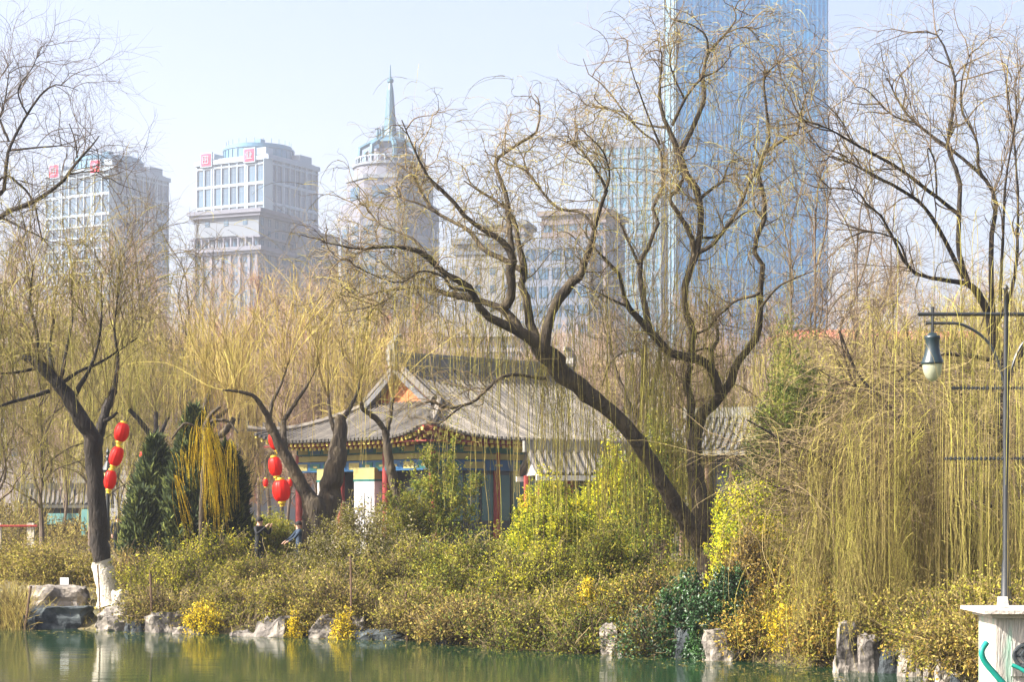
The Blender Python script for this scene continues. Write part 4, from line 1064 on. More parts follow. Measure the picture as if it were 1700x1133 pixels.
def gold_weeper():
    D = 57; base = P(345, 930, D); base[2] = gz(base[0], D)
    r = thing('weeping_willow', 'young golden weeping willow trailing bright yellow strands over the cypresses', 'tree', base)
    tb = MB(); T = []
    for p in ([(338, 940, 7), (336, 880, 6.5), (338, 810, 6), (342, 760, 5), (340, 720, 5), (350, 690, 4), (366, 676, 2)], [(341, 740, 4), (325, 712, 3), (305, 705, 2.4), (285, 730, 1.4)], [(340, 715, 3.4), (352, 700, 3), (378, 700, 2.4), (395, 720, 1.2)]):
        T.append(limb(tb, p, D, D - .4, 16, 7)[0])
    tb.build('trunk', M['bark'], r, smooth=True)
    st = MB()
    for (px, py, w_, l0, l1, n, dx) in ((341, 712, 5, 1.8, 3.4, 30, .22), (348, 715, 5, 1.6, 3.0, 22, .45), (362, 740, 5, 1.4, 2.8, 14, .12), (292, 790, 3, 1.0, 2.2, 18, .34), (328, 705, 9, .8, 1.8, 22, -.1), (383, 730, 4, .8, 2.4, 18, .0), (300, 745, 8, .6, 1.4, 12, .1), (350, 700, 18, .5, 1.6, 26, .1)):
        S = P(px, py, D - .5)[None] + rng.normal(size=(n, 3)) * [w_ / F * D * .6, .35, w_ / F * D * .9]
        H = hang(S, rng.uniform(l0, l1, n), 14, .07, .15, -.9, 0); H[:, :, 0] += np.linspace(0, 1, 14)[None] * dx * 1.0
        st.tubes(H, rads(.0048, .003, n, 14), 3, rng.normal(.4, .35, n)); strand_leaves(st, H, n * 16, .036, .5)
    st.build('hanging_twigs', M['gold_bright'], r)
gold_weeper()

def right_willow():
    D = 42; base = P(1688, 985, D); base[2] = gz(base[0], D)
    r = thing('weeping_willow', 'large weeping willow at the right edge, its yellow-green curtain reaching the water', 'tree', base)
    tb = MB(); T = []
    def Lb(p, D0, D1, K=20, sides=8): q = limb(tb, p, D0, D1, K, sides, .05); T.append(q[0])
    Lb([(1692, 1020, 17), (1686, 960, 15), (1676, 880, 14), (1670, 800, 14), (1662, 729, 14), (1661, 652, 12), (1661, 609, 11), (1654, 581, 10), (1647, 546, 9), (1641, 519, 8)], 42, 42, 26, 10)
    T.clear()
    for p, a_, b_ in [
        ([(1643, 525, 7), (1621, 484, 6), (1602, 470, 4.5), (1566, 465, 3.6), (1542, 460, 3), (1508, 445, 2.6), (1468, 366, 2), (1440, 340, 1.6), (1419, 316, 1.2), (1360, 312, .8)], 42, 40.5),
        ([(1607, 470, 5), (1592, 420, 4.5), (1592, 366, 4), (1592, 297, 3.6), (1574, 250, 3), (1577, 213, 3), (1587, 148, 2.4), (1577, 104, 2), (1557, 59, 1.4), (1532, 54, .8)], 42, 43),
        ([(1600, 462, 4), (1567, 396, 3.6), (1532, 341, 3.2), (1488, 311, 2.8), (1443, 287, 2.2), (1409, 269, 1.4), (1380, 260, .8)], 42, 41),
        ([(1592, 356, 3.6), (1547, 321, 3.2), (1488, 277, 2.8), (1424, 242, 2.2), (1374, 213, 1.4), (1330, 200, .8)], 42.3, 40),
        ([(1650, 560, 6), (1646, 494, 4.6), (1646, 396, 4), (1653, 336, 3.6), (1631, 292, 3), (1577, 247, 2.6), (1518, 203, 2.2), (1490, 165, 1.6), (1473, 129, 1)], 42, 43.5),
        ([(1633, 295, 3), (1624, 277, 2.8), (1621, 232, 2.4), (1597, 183, 2), (1597, 133, 1.4), (1610, 90, .8)], 43, 43.5),
        ([(1508, 445, 1.8), (1490, 400, 1.6), (1440, 385, 1.3), (1400, 400, 1)], 41, 41),
        ([(1555, 325, 1.8), (1552, 270, 1.6), (1540, 250, 1.2), (1555, 350, .8)], 42, 41.5),
        ([(1518, 203, 1.8), (1480, 190, 1.5), (1440, 150, 1), (1420, 145, .7)], 43, 43),
        ([(1665, 720, 7), (1652, 722, 5), (1615, 694, 4), (1567, 690, 3.6), (1529, 714, 3.4), (1495, 734, 3), (1444, 758, 2.6), (1410, 792, 2.4), (1359, 823, 2), (1325, 822, 1.6), (1273, 803, 1)], 42, 38.5),
        ([(1665, 730, 5), (1652, 717, 4), (1598, 715, 3.4), (1560, 740, 3), (1523, 758, 2.6), (1468, 779, 2.2), (1427, 786, 1.4), (1390, 800, .8)], 42, 40),
        ([(1655, 600, 4), (1560, 590, 3), (1480, 640, 2.4), (1420, 640, 2), (1393, 552, 1)], 42.5, 41),
        ([(1393, 550, 2), (1427, 625, 2.4), (1478, 676, 2.8), (1526, 748, 3), (1560, 800, 3)], 40, 40.5),
        ([(1239, 697, 1.4), (1273, 716, 2), (1297, 731, 2.2), (1342, 751, 2.2), (1400, 790, 2)], 38.6, 39),
        ([(1478, 748, 2), (1502, 769, 2.2), (1529, 787, 2.6), (1543, 786, 2.6), (1574, 803, 3), (1620, 840, 3)], 39, 40),
        ([(1690, 850, 4), (1660, 845, 3.4), (1620, 882, 3), (1580, 860, 2.4), (1540, 838, 1.6)], 40, 38.5),
        ([(1700, 860, 3), (1650, 842, 2.8), (1600, 830, 2.4), (1530, 838, 2), (1470, 850, 1.4)], 40, 39),
        ([(1670, 790, 4), (1640, 760, 3), (1600, 745, 2.4), (1540, 700, 1.8), (1480, 690, 1.2)], 42, 43),
        ([(1665, 650, 5), (1690, 600, 3.4), (1720, 540, 2.4)], 42, 42), ([(1648, 550, 4), (1680, 480, 3), (1690, 380, 2.4), (1685, 250, 1.8), (1668, 120, 1)], 42, 42), ([(1660, 500, 3), (1665, 400, 2.4), (1670, 300, 2), (1690, 180, 1.2)], 42, 41)]: Lb(p, a_, b_)
    tb.build('trunk', M['bark_dark'], r, smooth=True)
    tw = MB(); A1, A2, A3 = ramify(tw, T, 260, 1100, 3600, L1=(.6, 2.0), L2=(.5, 1.2), L3=(.4, 1.0), r1=.014, wig=.16, lift1=.0, lift3=-.22, tmin=.3, spread=.6)
    tw.build('crown', M['twig'], r)
    st = MB()
    n = 900; i = rng.integers(0, len(A3), n)
    H1 = hang(A3[i, -1], rng.uniform(.5, 1.8, n), 9, .07, .4, -.3, .2); st.tubes(H1, rads(.0045, .003, n, 9), 3, rng.normal(.4, .2, n))
    # the long curtain: bunches of strands that sway together, from the arching boughs to the water
    nb = 280
    pxs = 1245 + 480 * rng.random(nb) ** .72
    top = 650 + 110 * rng.random(nb) + np.clip(1400 - pxs, 0, 120) * .9 + 300 * rng.random(nb) ** 1.3 + np.where(pxs > 1610, 90, 0)
    Ds = np.where(pxs < 1320, rng.uniform(41.2, 43.5, nb), rng.uniform(36.4, 41.5, nb)); end = 1030 + 75 * rng.random(nb) + .17 * (pxs - 1300) - 190 * rng.random(nb) ** 2.5
    S = np.stack([(pxs - 850) / F * Ds, Ds, HC + (HZ - top) / F * Ds], 1); L = np.clip((end - top) / F * Ds, .7, 6)
    path = resampleB(hang(S, L * 1.04, 18, .085, .4, -.75, .1), 18)
    cnt = 12; tb_ = rng.normal(.42, .22, nb)
    n = nb * cnt; j = np.repeat(np.arange(nb), cnt); off = rng.normal(size=(n, 3)) * .10; off2 = rng.normal(size=(n, 3)) * .09; fr = rng.uniform(.45, 1, n); sh0 = rng.normal(size=n) * .35
    t = np.linspace(0, 1, 18)[None] * fr[:, None] * 17; i0 = np.clip(t.astype(int), 0, 16); u = (t - i0)[..., None]
    H = path[j[:, None], i0] * (1 - u) + path[j[:, None], i0 + 1] * u + off[:, None] + off2[:, None] * np.linspace(0, 1, 18)[None, :, None] ** 1.5
    H[:, :, 2] += sh0[:, None]; H += .018 * rng.normal(size=(n, 18, 3)); H[:, :, 2] = np.maximum(H[:, :, 2], .04 + .2 * rng.random((n, 1)))
    st.tubes(H, rads(.0040, .0024, n, 18, .4), 3, np.clip(tb_[j] + rng.normal(size=n) * .18, 0, 1)); strand_leaves(st, H, 62000, .030, .45)
    n = 900; pxs = 1240 + 480 * rng.random(n) ** .8; top = 680 + 330 * rng.random(n) + np.clip(1400 - pxs, 0, 120) * .7; Ds = rng.uniform(38, 42.5, n)
    S = np.stack([(pxs - 850) / F * Ds, Ds, HC + (HZ - top) / F * Ds], 1); H = hang(S, rng.uniform(.5, 2.4, n), 12, .09, .5, -.5, .2); H[:, :, 2] = np.maximum(H[:, :, 2], .05)
    st.tubes(H, rads(.005, .003, n, 12), 3, rng.normal(.35, .3, n)); strand_leaves(st, H, 8000, .034, .5)
    # long strands in front of the lamp and along the right edge
    n = 150; pxs = rng.choice([1445, 1490, 1520, 1565, 1580, 1610, 1635, 1652, 1668, 1684, 1690, 1700], n) + rng.normal(size=n) * 6; top = 330 + 360 * rng.random(n); Ds = rng.uniform(31.5, 37, n)
    S = np.stack([(pxs - 850) / F * Ds, Ds, HC + (HZ - top) / F * Ds], 1)
    H = hang(S, rng.uniform(1.5, 5.5, n), 18, .02, .25, -.8, .2); st.tubes(H, rads(.0042, .003, n, 18), 3, rng.normal(.55, .25, n)); strand_leaves(st, H, 2400, .026, .6)
    # criss-crossing fine boughs over the curtain
    n = 2300; pxs = 1230 + 480 * rng.random(n); pys = 560 + 300 * rng.random(n); Ds = rng.uniform(38, 43, n)
    S = np.stack([(pxs - 850) / F * Ds, Ds, HC + (HZ - pys) / F * Ds], 1); S = S[pys > 600 + np.clip(1430 - pxs, 0, 130)]; n = len(S)
    d = rng.normal(size=(n, 3)) * [1, .5, .4]
    C_ = grow(S, d, rng.uniform(.8, 2.6, n), 10, .12, np.linspace(0, -.14, 10), .5); C_mb = MB(); C_mb.tubes(C_, rads(.0055, .0028, n, 10), 3, rng.normal(.5, .45, n)); C_mb.build('side_boughs', M['twig'], r)
    st.build('hanging_twigs', M['strand'], r)
right_willow()

def corner_tree():
    D = 54; base = P(-150, 960, D); base[2] = gz(base[0], D)
    r = thing('bare_tree', 'dark bare tree whose fine boughs reach in from beyond the upper left edge', 'tree', base)
    tb = MB(); T = []
    for p, a_, b_ in [([(-150, 985, 22), (-148, 800, 20), (-130, 600, 16), (-90, 480, 12), (-50, 420, 9)], 54.0, 54.0), ([(-60, 435, 6), (0, 360, 4.6), (30, 345, 4), (60, 332, 3.6), (100, 305, 3), (125, 272, 2.4), (150, 245, 1.6), (165, 225, 1)], 54.0, 53.5),
                      ([(-60, 430, 5), (-10, 330, 3.4), (5, 320, 3.4), (12, 260, 3), (20, 235, 2.6), (45, 190, 2.2), (70, 155, 1.8), (95, 140, 1), (130, 150, .6)], 54.0, 55.0), ([(15, 235, 2.2), (0, 200, 2), (-10, 170, 1.4), (0, 130, 1), (22, 100, .6)], 54.6, 55.0),
                      ([(-60, 400, 3.6), (0, 298, 2.4), (30, 305, 2), (55, 335, 1.6), (70, 400, 1)], 54.0, 54.6), ([(15, 250, 2), (60, 245, 1.6), (90, 243, 1.2), (107, 240, .8)], 54.8, 54.4), ([(0, 360, 2.2), (50, 385, 1.6), (80, 400, 1)], 54.0, 53.0),
                      ([(128, 262, 1.6), (125, 235, 1.2), (115, 205, .8)], 53.6, 53.6), ([(110, 290, 1.8), (150, 285, 1.2), (170, 292, .8), (200, 330, .5)], 53.7, 53.0), ([(45, 190, 1.6), (30, 150, 1.2), (55, 110, .8), (65, 80, .5)], 54.7, 54.0), ([(-60, 400, 3), (-20, 240, 2.2), (5, 180, 1.6), (15, 120, .9)], 54.0, 55.0)]:
        T.append(limb(tb, p, a_, b_, 16, 7)[0])
    tb.build('trunk', M['bark_dark'], r, smooth=True)
    tw = MB(); ramify(tw, T[1:], 130, 520, 1500, L1=(.6, 2.2), L2=(.45, 1.4), L3=(.4, 1.3), r1=.012, wig=.2, lift1=-.01, lift3=-.15, tmin=.1, tint=.1)
    tw.build('crown', M['twig'], r)
corner_tree()

# ------------------------------------------------------------------ background trees
def proto_broad(name, label, H, mat, seed_n=(26, 420, 3600), droop=-.05, gather=.55, group=None, tr=.16, hangn=0, cat='tree'):
    r = thing(name, label, cat, (0, 0, 0), group, world_coords=False)
    tb = MB(); t0 = np.array([[0, 0, -.3], [.1, 0, H * .15], [-.05, .1, H * .3], [.1, 0, H * .5], [0, .1, H * .75], [.1, 0, H * .97]])
    tk = resample(t0, 16); tb.tubes(tk, np.linspace(tr, .02, 16), 7, .5)
    n = seed_n[0]; S, d, i, t = spawn(tk[None], n, .22, .9, gather); d = norm(d + [0, 0, .5])
    A = grow(S, d, H * rng.uniform(.22, .5, n), 12, .12, .05, .5); tb.tubes(A, rads(tr * .38, .015, n, 12), 5, .5)
    tb.build('trunk', M['far_wood'], r, loc=(0, 0, 0))
    tw = MB(); n = seed_n[1]; S, d, i, t = spawn(A, n, .2, 1, .55); d = norm(d + [0, 0, .35])
    A2 = grow(S, d, H * rng.uniform(.07, .2, n), 8, .14, np.linspace(.03, droop, 8), .5); tw.tubes(A2, rads(.014, .006, n, 8), 3, rng.normal(.3, .25, n))
    n = seed_n[2]; S, d, i, t = spawn(A2, n, .1, 1, .55)
    A3 = grow(S, d, H * rng.uniform(.03, .10, n), 6, .16, np.linspace(.0, droop * 2, 6), .5); tw.tubes(A3, rads(.0075, .0045, n, 6), 3, rng.normal(.5, .3, n))
    if hangn:
        S, d, i, t = spawn(A2, hangn, .2, 1, .5); A4 = hang(S, H * rng.uniform(.08, .32, hangn), 9, .05, .3, -.5); tw.tubes(A4, rads(.009, .006, hangn, 9), 3, rng.normal(.6, .2, hangn))
        strand_leaves(tw, A4, hangn * 4, .06, .6)
    tw.build('crown', M[mat], r, loc=(0, 0, 0))
    return r

def proto_spire(name, label, H, mat, group=None, n1=110, n2=4800, wid=.17):
    r = thing(name, label, 'tree', (0, 0, 0), group, world_coords=False)
    tb = MB(); tk = resample(np.array([[0, 0, -.3], [.03, 0, H * .3], [0, .03, H * .6], [0, 0, H]]), 16); tb.tubes(tk, np.linspace(.17, .012, 16), 7, .5)
    tb.build('trunk', M['far_wood'], r, loc=(0, 0, 0))
    tw = MB(); t = rng.uniform(.12, .98, n1); an = rng.random(n1) * 6.283
    S = np.stack([t * 0, t * 0, t * H], 1); d = np.stack([np.cos(an), np.sin(an), .75 + t * .6], 1)
    A = grow(S, d, H * wid * (1.08 - t) * rng.uniform(.8, 1.5, n1), 9, .08, .03, .5); tw.tubes(A, rads(.028, .009, n1, 9), 3, .15)
    S, d, i, t = spawn(A, n2, .1, 1, .6); A2 = grow(S, d, rng.uniform(.25, .95, n2), 6, .12, .01, .5); tw.tubes(A2, rads(.010, .006, n2, 6), 3, rng.normal(.55, .25, n2))
    tw.build('crown', M[mat], r, loc=(0, 0, 0))
    return r

def put(proto, spots, label=None, group=None):
    """spots: (px, top_py, D, own label)"""
    H = proto['height']
    for i, s in enumerate(spots):
        px, top, D = s[:3]; c = P(px, top, D); z0 = float(gz(c[0], D)); sc = (c[2] - z0) / H
        rz = rng.random() * 6.28
        if not proto.get('used'):
            proto.location = (c[0], D, z0); proto.rotation_euler = (0, 0, rz); proto.scale = (sc, sc, sc); proto['used'] = 1; o = proto
        else: o = copy_tree(proto, (c[0], D, z0), rz, sc)
        o['label'] = s[3] if len(s) > 3 else label
        if group: o['group'] = group

pA = proto_broad('bare_tree', '', 14, 'brown_twig', (24, 460, 4200)); pA['height'] = 14
pB = proto_broad('bare_tree', '', 14, 'brown_twig', (30, 520, 4600), .02, .4); pB['height'] = 14
pC = proto_spire('bare_redwood', '', 19, 'red_twig'); pC['height'] = 19
pD = proto_broad('willow_tree', '', 11, 'strand', (22, 260, 1500), -.12, .6, hangn=650); pD['height'] = 11
pE = proto_broad('slender_bare_tree', '', 15, 'twig', (16, 150, 1300), .03, .32, tr=.12); pE['height'] = 15
pF = proto_broad('willow_tree', '', 11, 'gold', (20, 280, 1900), -.08, .4, hangn=300); pF['height'] = 11

put(pC, [(430, 452, 135, 'tallest reddish bare redwood, its tip before the ornate stone building'), (398, 520, 128, 'reddish bare redwood just left of the tallest one'), (468, 500, 140, 'reddish bare redwood just right of the tallest one'), (505, 528, 130, 'reddish bare redwood below the right edge of the white tower'), (360, 530, 138, 'reddish bare redwood at the left end of the redwood row'),
         (640, 520, 150, 'reddish bare redwood in front of the spired tower'), (690, 500, 145, 'reddish bare redwood right of the spired tower base')], group='bare redwoods behind the pavilion')
put(pE, [(232, 440, 90, 'slender dark bare tree before the right side of the leftmost tower'), (575, 470, 98, 'slender bare tree left of the spired tower'), (315, 480, 92, 'slender bare tree in the gap between the two white towers'), (1350, 330, 70, 'tall slender bare tree against the right edge of the blue skyscraper'), (1420, 370, 66, 'tall slender bare tree with straight shoots right of the skyscraper'), (1310, 400, 74, 'slender bare tree under the right side of the skyscraper'), (1075, 470, 75, 'slender bare tree between the two halves of the tall willow'), (1480, 430, 80, 'slender bare tree left of the street lamp arm')], group='slender bare trees')
def ordn(k):
    w_ = 'first second third fourth fifth sixth seventh eighth ninth tenth eleventh twelfth thirteenth fourteenth fifteenth sixteenth seventeenth eighteenth nineteenth twentieth'.split()
    if k < 20: return w_[k]
    return ('twenty-' if k < 30 else 'thirty-') + w_[k % 10 - 1] if k % 10 else ('', '', '', 'thirtieth')[k // 10]
sp = []
for k in range(34):
    px = -30 + k * 54 + rng.normal() * 14
    top = np.interp(px, [0, 150, 300, 420, 560, 700, 800, 900, 1050, 1180, 1280, 1400, 1500, 1700], [490, 520, 545, 525, 575, 595, 620, 625, 620, 600, 595, 595, 575, 550]) + rng.normal() * 16
    sp.append((px, top, rng.uniform(100, 165), 'brown leafless tree, %s from the left in the tall far belt' % ordn(k)))
put(pA, sp[0::2], group='leafless trees of the far belt'); put(pB, sp[1::2], group='leafless trees of the far belt')
sp = []
for k in range(22):
    px = -40 + k * 82 + rng.normal() * 20
    top = np.interp(px, [0, 300, 600, 800, 1000, 1300, 1700], [600, 620, 640, 660, 640, 640, 620]) + rng.normal() * 15
    sp.append((px, top, rng.uniform(96, 120), 'low brown leafless tree, %s from the left in the lower far belt' % ordn(k)))
put(pB, sp, group='lower leafless trees of the far belt')
put(pD, [(-10, 540, 66, 'olive weeping willow cut by the left edge of the view'), (70, 575, 72, 'olive weeping willow behind the left fork of the shore willow'), (150, 600, 80, 'olive weeping willow behind the string of red lanterns'), (215, 560, 84, 'olive weeping willow above the small pollard'),
         (1290, 600, 60, 'olive weeping willow behind the conifer on the right'), (1400, 610, 56, 'olive weeping willow left of the street lamp'), (1500, 570, 54, 'olive weeping willow just behind the street lamp shade'), (1600, 540, 52, 'olive weeping willow behind the lamp post'), (1690, 520, 56, 'olive weeping willow at the right edge behind the lamp post'), (1560, 680, 48, 'lower olive weeping willow under the street lamp'), (1450, 690, 47, 'lower olive weeping willow behind the crossing boughs')], group='olive weeping willows')
put(pF, [(300, 610, 80, 'golden-shooted willow above the cypresses'), (410, 610, 99, 'golden-shooted willow behind the curved limb of the stout pollard'), (590, 560, 96, 'golden-shooted willow just behind the pavilion gable'), (770, 580, 100, 'golden-shooted willow behind the pavilion ridge'), (1010, 640, 98, 'golden-shooted willow behind the right end of the pavilion')], group='golden-shooted willows')

# bare forked tree right behind the leaning trunk
def forked_tree():
    D = 64; base = P(1055, 900, D); base[2] = gz(base[0], D)
    r = thing('bare_tree', 'thin forked bare tree with pale stems between the leaning and the upright willow trunks', 'tree', base)
    tb = MB(); T = []
    for p in ([(1052, 960, 9), (1050, 800, 8), (1058, 690, 7), (1066, 640, 6), (1070, 590, 5), (1055, 580, 2)], [(1060, 680, 5), (1080, 645, 4), (1095, 600, 3), (1090, 540, 1.5)], [(1056, 700, 5), (1035, 650, 3.6), (1018, 600, 3), (1010, 540, 1.4)], [(1070, 592, 3), (1045, 582, 2.4), (1015, 600, 2), (1000, 640, 1)]):
        T.append(limb(tb, p, D, D + .4, 16, 7)[0])
    tb.build('trunk', M['bark'], r, smooth=True)
    tw = MB(); ramify(tw, T, 60, 300, 900, r1=.014, wig=.15); tw.build('crown', M['twig'], r)
forked_tree()

# ------------------------------------------------------------------ evergreens
def cypress(label, px, top, hw, D, n=13000):
    c = P(px, top, D); z0 = float(gz(c[0], D)); H = c[2] - z0; W = hw / F * D
    r = thing('cypress', label, 'cypress', (c[0], D, z0), 'dark cypresses by the golden willow')
    MB().tubes(np.array([[c[0], D, z0 - .2], [c[0], D, z0 + H * .9]]), [.1, .02], 7).build('trunk', M['bark_dark'], r)
    mb = MB(); t = rng.random(n) ** .8; an = rng.random(n) * 6.283
    prof = np.interp(t, [0, .1, .4, .75, 1], [.8, 1, .95, .72, .12]); lob = 1 + .22 * np.sin(an * 3 + t * 9) + .15 * np.sin(an * 7 - t * 23)
    rr = W * prof * lob * (1 - .55 * rng.random(n) ** 2)
    C_ = np.stack([c[0] + rr * np.cos(an), D + rr * np.sin(an), z0 + t * H + .1 * rng.normal(size=n)], 1)
    # flat upright sprays
    d = np.stack([np.cos(an) * .45, np.sin(an) * .45, np.full(n, 1.0)], 1) + rng.normal(size=(n, 3)) * .38
    B = grow(C_, d, rng.uniform(.12, .35, n), 3, .1)
    mb.tubes(B, np.stack([np.full(n, .03), np.full(n, .026), np.full(n, .004)], 1), 3, np.clip(rng.normal(.45, .22, n) + .12 * np.sin(an * 3 + t * 9), 0, 1))
    mb.build('crown', M['cypress'], r)
cypress('dark narrow cypress at the left of the cluster, beside the small pollard', 258, 738, 40, 62)
cypress('tallest dark cypress in the middle of the cluster, draped with yellow strands', 322, 688, 42, 61)
cypress('dark cypress at the right of the cluster, close to the far pavilion corner', 376, 750, 37, 62)
cypress('low dark cypress leaning at the left foot of the cluster', 236, 826, 30, 59, 6000)

def leafy(name, label, cat, px, top, hw, D, mat, n=9000, size=.07, base=None, shape='round', stems=50, group=None, mix=None, hgt=None, tw='twig', squash=.8, aspect=.5, fill=.35, twn=700, wild=False):
    """leafy shrub: stems, twigs and leaves clustered on the twigs"""
    c = P(px, top, D); z0 = float(gz(c[0], D)) if base is None else P(px, base, D)[2]
    H = max(c[2] - z0, .25); W = hw / F * D
    r = thing(name, label, cat, (c[0], D, z0), group)
    tb = MB(); an = rng.random(stems) * 6.283; q = np.sqrt(rng.random(stems))
    S = np.stack([c[0] + W * .25 * q * np.cos(an), D + W * .25 * q * np.sin(an), np.full(stems, z0 - .05)], 1)
    tgt_r = W * (1.1 if wild else .85) * np.sqrt(rng.random(stems))
    if wild: fill = .16
    top_ = H * np.sqrt(np.clip(1 - (tgt_r / W) ** 2 * (.85 if shape == 'round' else .3), .05, 1)) * rng.uniform(*((.55, 1.18) if wild else (.75, 1.02)), stems)
    if shape == 'cone': top_ = H * np.clip(1 - tgt_r / W, .1, 1)
    E = np.stack([c[0] + tgt_r * np.cos(an), D + tgt_r * squash * np.sin(an), z0 + top_], 1)
    mid = (S + E) / 2 + rng.normal(size=(stems, 3)) * W * .08; mid[:, 2] += H * .06
    B = np.stack([resample(np.stack([S[i], mid[i], E[i]]), 9) for i in range(stems)])
    tb.tubes(B, rads(.016, .006, stems, 9), 4, rng.normal(.3, .2, stems))
    S2, d, i, t = spawn(B, twn, .3, 1, .8); A = grow(S2, norm(d + [0, 0, .3]), rng.uniform(.12, .38, twn) * max(1, W * .5), 6, .2, .03, .5)
    tb.tubes(A, rads(.006, .003, twn, 6), 3, rng.normal(.4, .25, twn))
    if wild:
        S3, d, i, t = spawn(B, 400, .4, 1, .5); A5 = grow(S3, norm(d + [0, 0, .5]), rng.uniform(.3, .9, 400), 8, .12, -.04, .5)
        tb.tubes(A5, rads(.0075, .0035, 400, 8), 3, rng.normal(.6, .4, 400)); A = np.concatenate([A, resampleB(A5, 6), resampleB(A5, 6)])
    tb.build('branches', M[tw], r)
    lf = MB(); n1 = int(n * (1 - fill))
    p, _, _, _ = spawn(A, n1, .1, 1.0); p = p + rng.normal(size=(n1, 3)) * (.07 if wild else .035)
    n2 = n - n1; u = norm(rng.normal(size=(n2, 3))); u[:, 2] = np.abs(u[:, 2]); rad = rng.uniform(.75, 1.0, n2)[:, None]
    bump = 1 + .13 * np.sin(u[:, :1] * 7 + px) + .12 * np.sin(u[:, 2:] * 9 + u[:, 1:2] * 6)
    if shape == 'cone':
        hh = rng.random(n2) ** 1.3; aa = rng.random(n2) * 6.283; rr = W * (1 - hh) * rng.uniform(.5, 1, n2) * (1 + .2 * np.sin(aa * 4 + hh * 12))
        p2 = np.stack([c[0] + rr * np.cos(aa), D + rr * np.sin(aa), z0 + hh * H], 1)
    else: p2 = np.array([c[0], D, z0]) + u * rad * bump * np.array([W, W * squash, H])
    pp = np.concatenate([p, p2]); s_ = size * rng.uniform(.6, 1.4, n)
    cl = np.sin(pp[:, 0] * 4.1 + px) * np.sin(pp[:, 2] * 5.3) * .18
    lf.leaves(pp, s_, np.clip(rng.normal(.5, .2, n) + cl, 0, 1), aspect=aspect)
    if mix:
        k = int(n * mix[1]); j = rng.choice(n, k); lf.leaves(pp[j] + rng.normal(size=(k, 3)) * .05, size * rng.uniform(.6, 1.2, k), rng.normal(.5, .2, k), 1, aspect=aspect)
    lf.build('foliage', [M[mat]] + ([M[mix[0]]] if mix else []), r)
    return r
leafy('pine_tree', 'dense olive conifer rising behind the willow curtain on the right', 'conifer', 1322, 590, 112, 50, 'conifer', 42000, .12, shape='round', twn=1800, aspect=.25)
leafy('evergreen_shrub', 'tall yellow-green evergreen bush between the willow trunks', 'bush', 1095, 688, 68, 60, 'green_leaf', 20000, .09, mix=('yellow_leaf', .25))
leafy('evergreen_shrub', 'yellow-leaved bush touching the left of the leaning willow trunk', 'bush', 1020, 735, 60, 62, 'yellow_leaf', 15000, .09, mix=('green_leaf', .4))
leafy('clipped_shrub', 'big rounded yellow-green clipped bush in front of the pavilion doors', 'bush', 920, 800, 95, 56, 'yellow_leaf', 26000, .075, mix=('green_leaf', .6), squash=.9)
leafy('clipped_shrub', 'small bright yellow rounded bush right of the upright willow trunk', 'bush', 1242, 806, 84, 42.6, 'yellow_leaf', 22000, .065, mix=('green_leaf', .3))
leafy('evergreen_shrub', 'dark olive small-leaved tree before the pavilion columns', 'bush', 735, 722, 85, 66, 'green_leaf', 9000, .09, mix=('olive_leaf', .5), fill=.12, stems=26, twn=500)
leafy('evergreen_shrub', 'loose olive bush hiding the foot of the pavilion', 'bush', 670, 812, 70, 64, 'olive_leaf', 9000, .08, mix=('green_leaf', .4), fill=.2)
leafy('evergreen_shrub', 'grey-green rounded bush behind the two people', 'bush', 440, 855, 75, 64, 'olive_leaf', 12000, .07, mix=('green_leaf', .5))

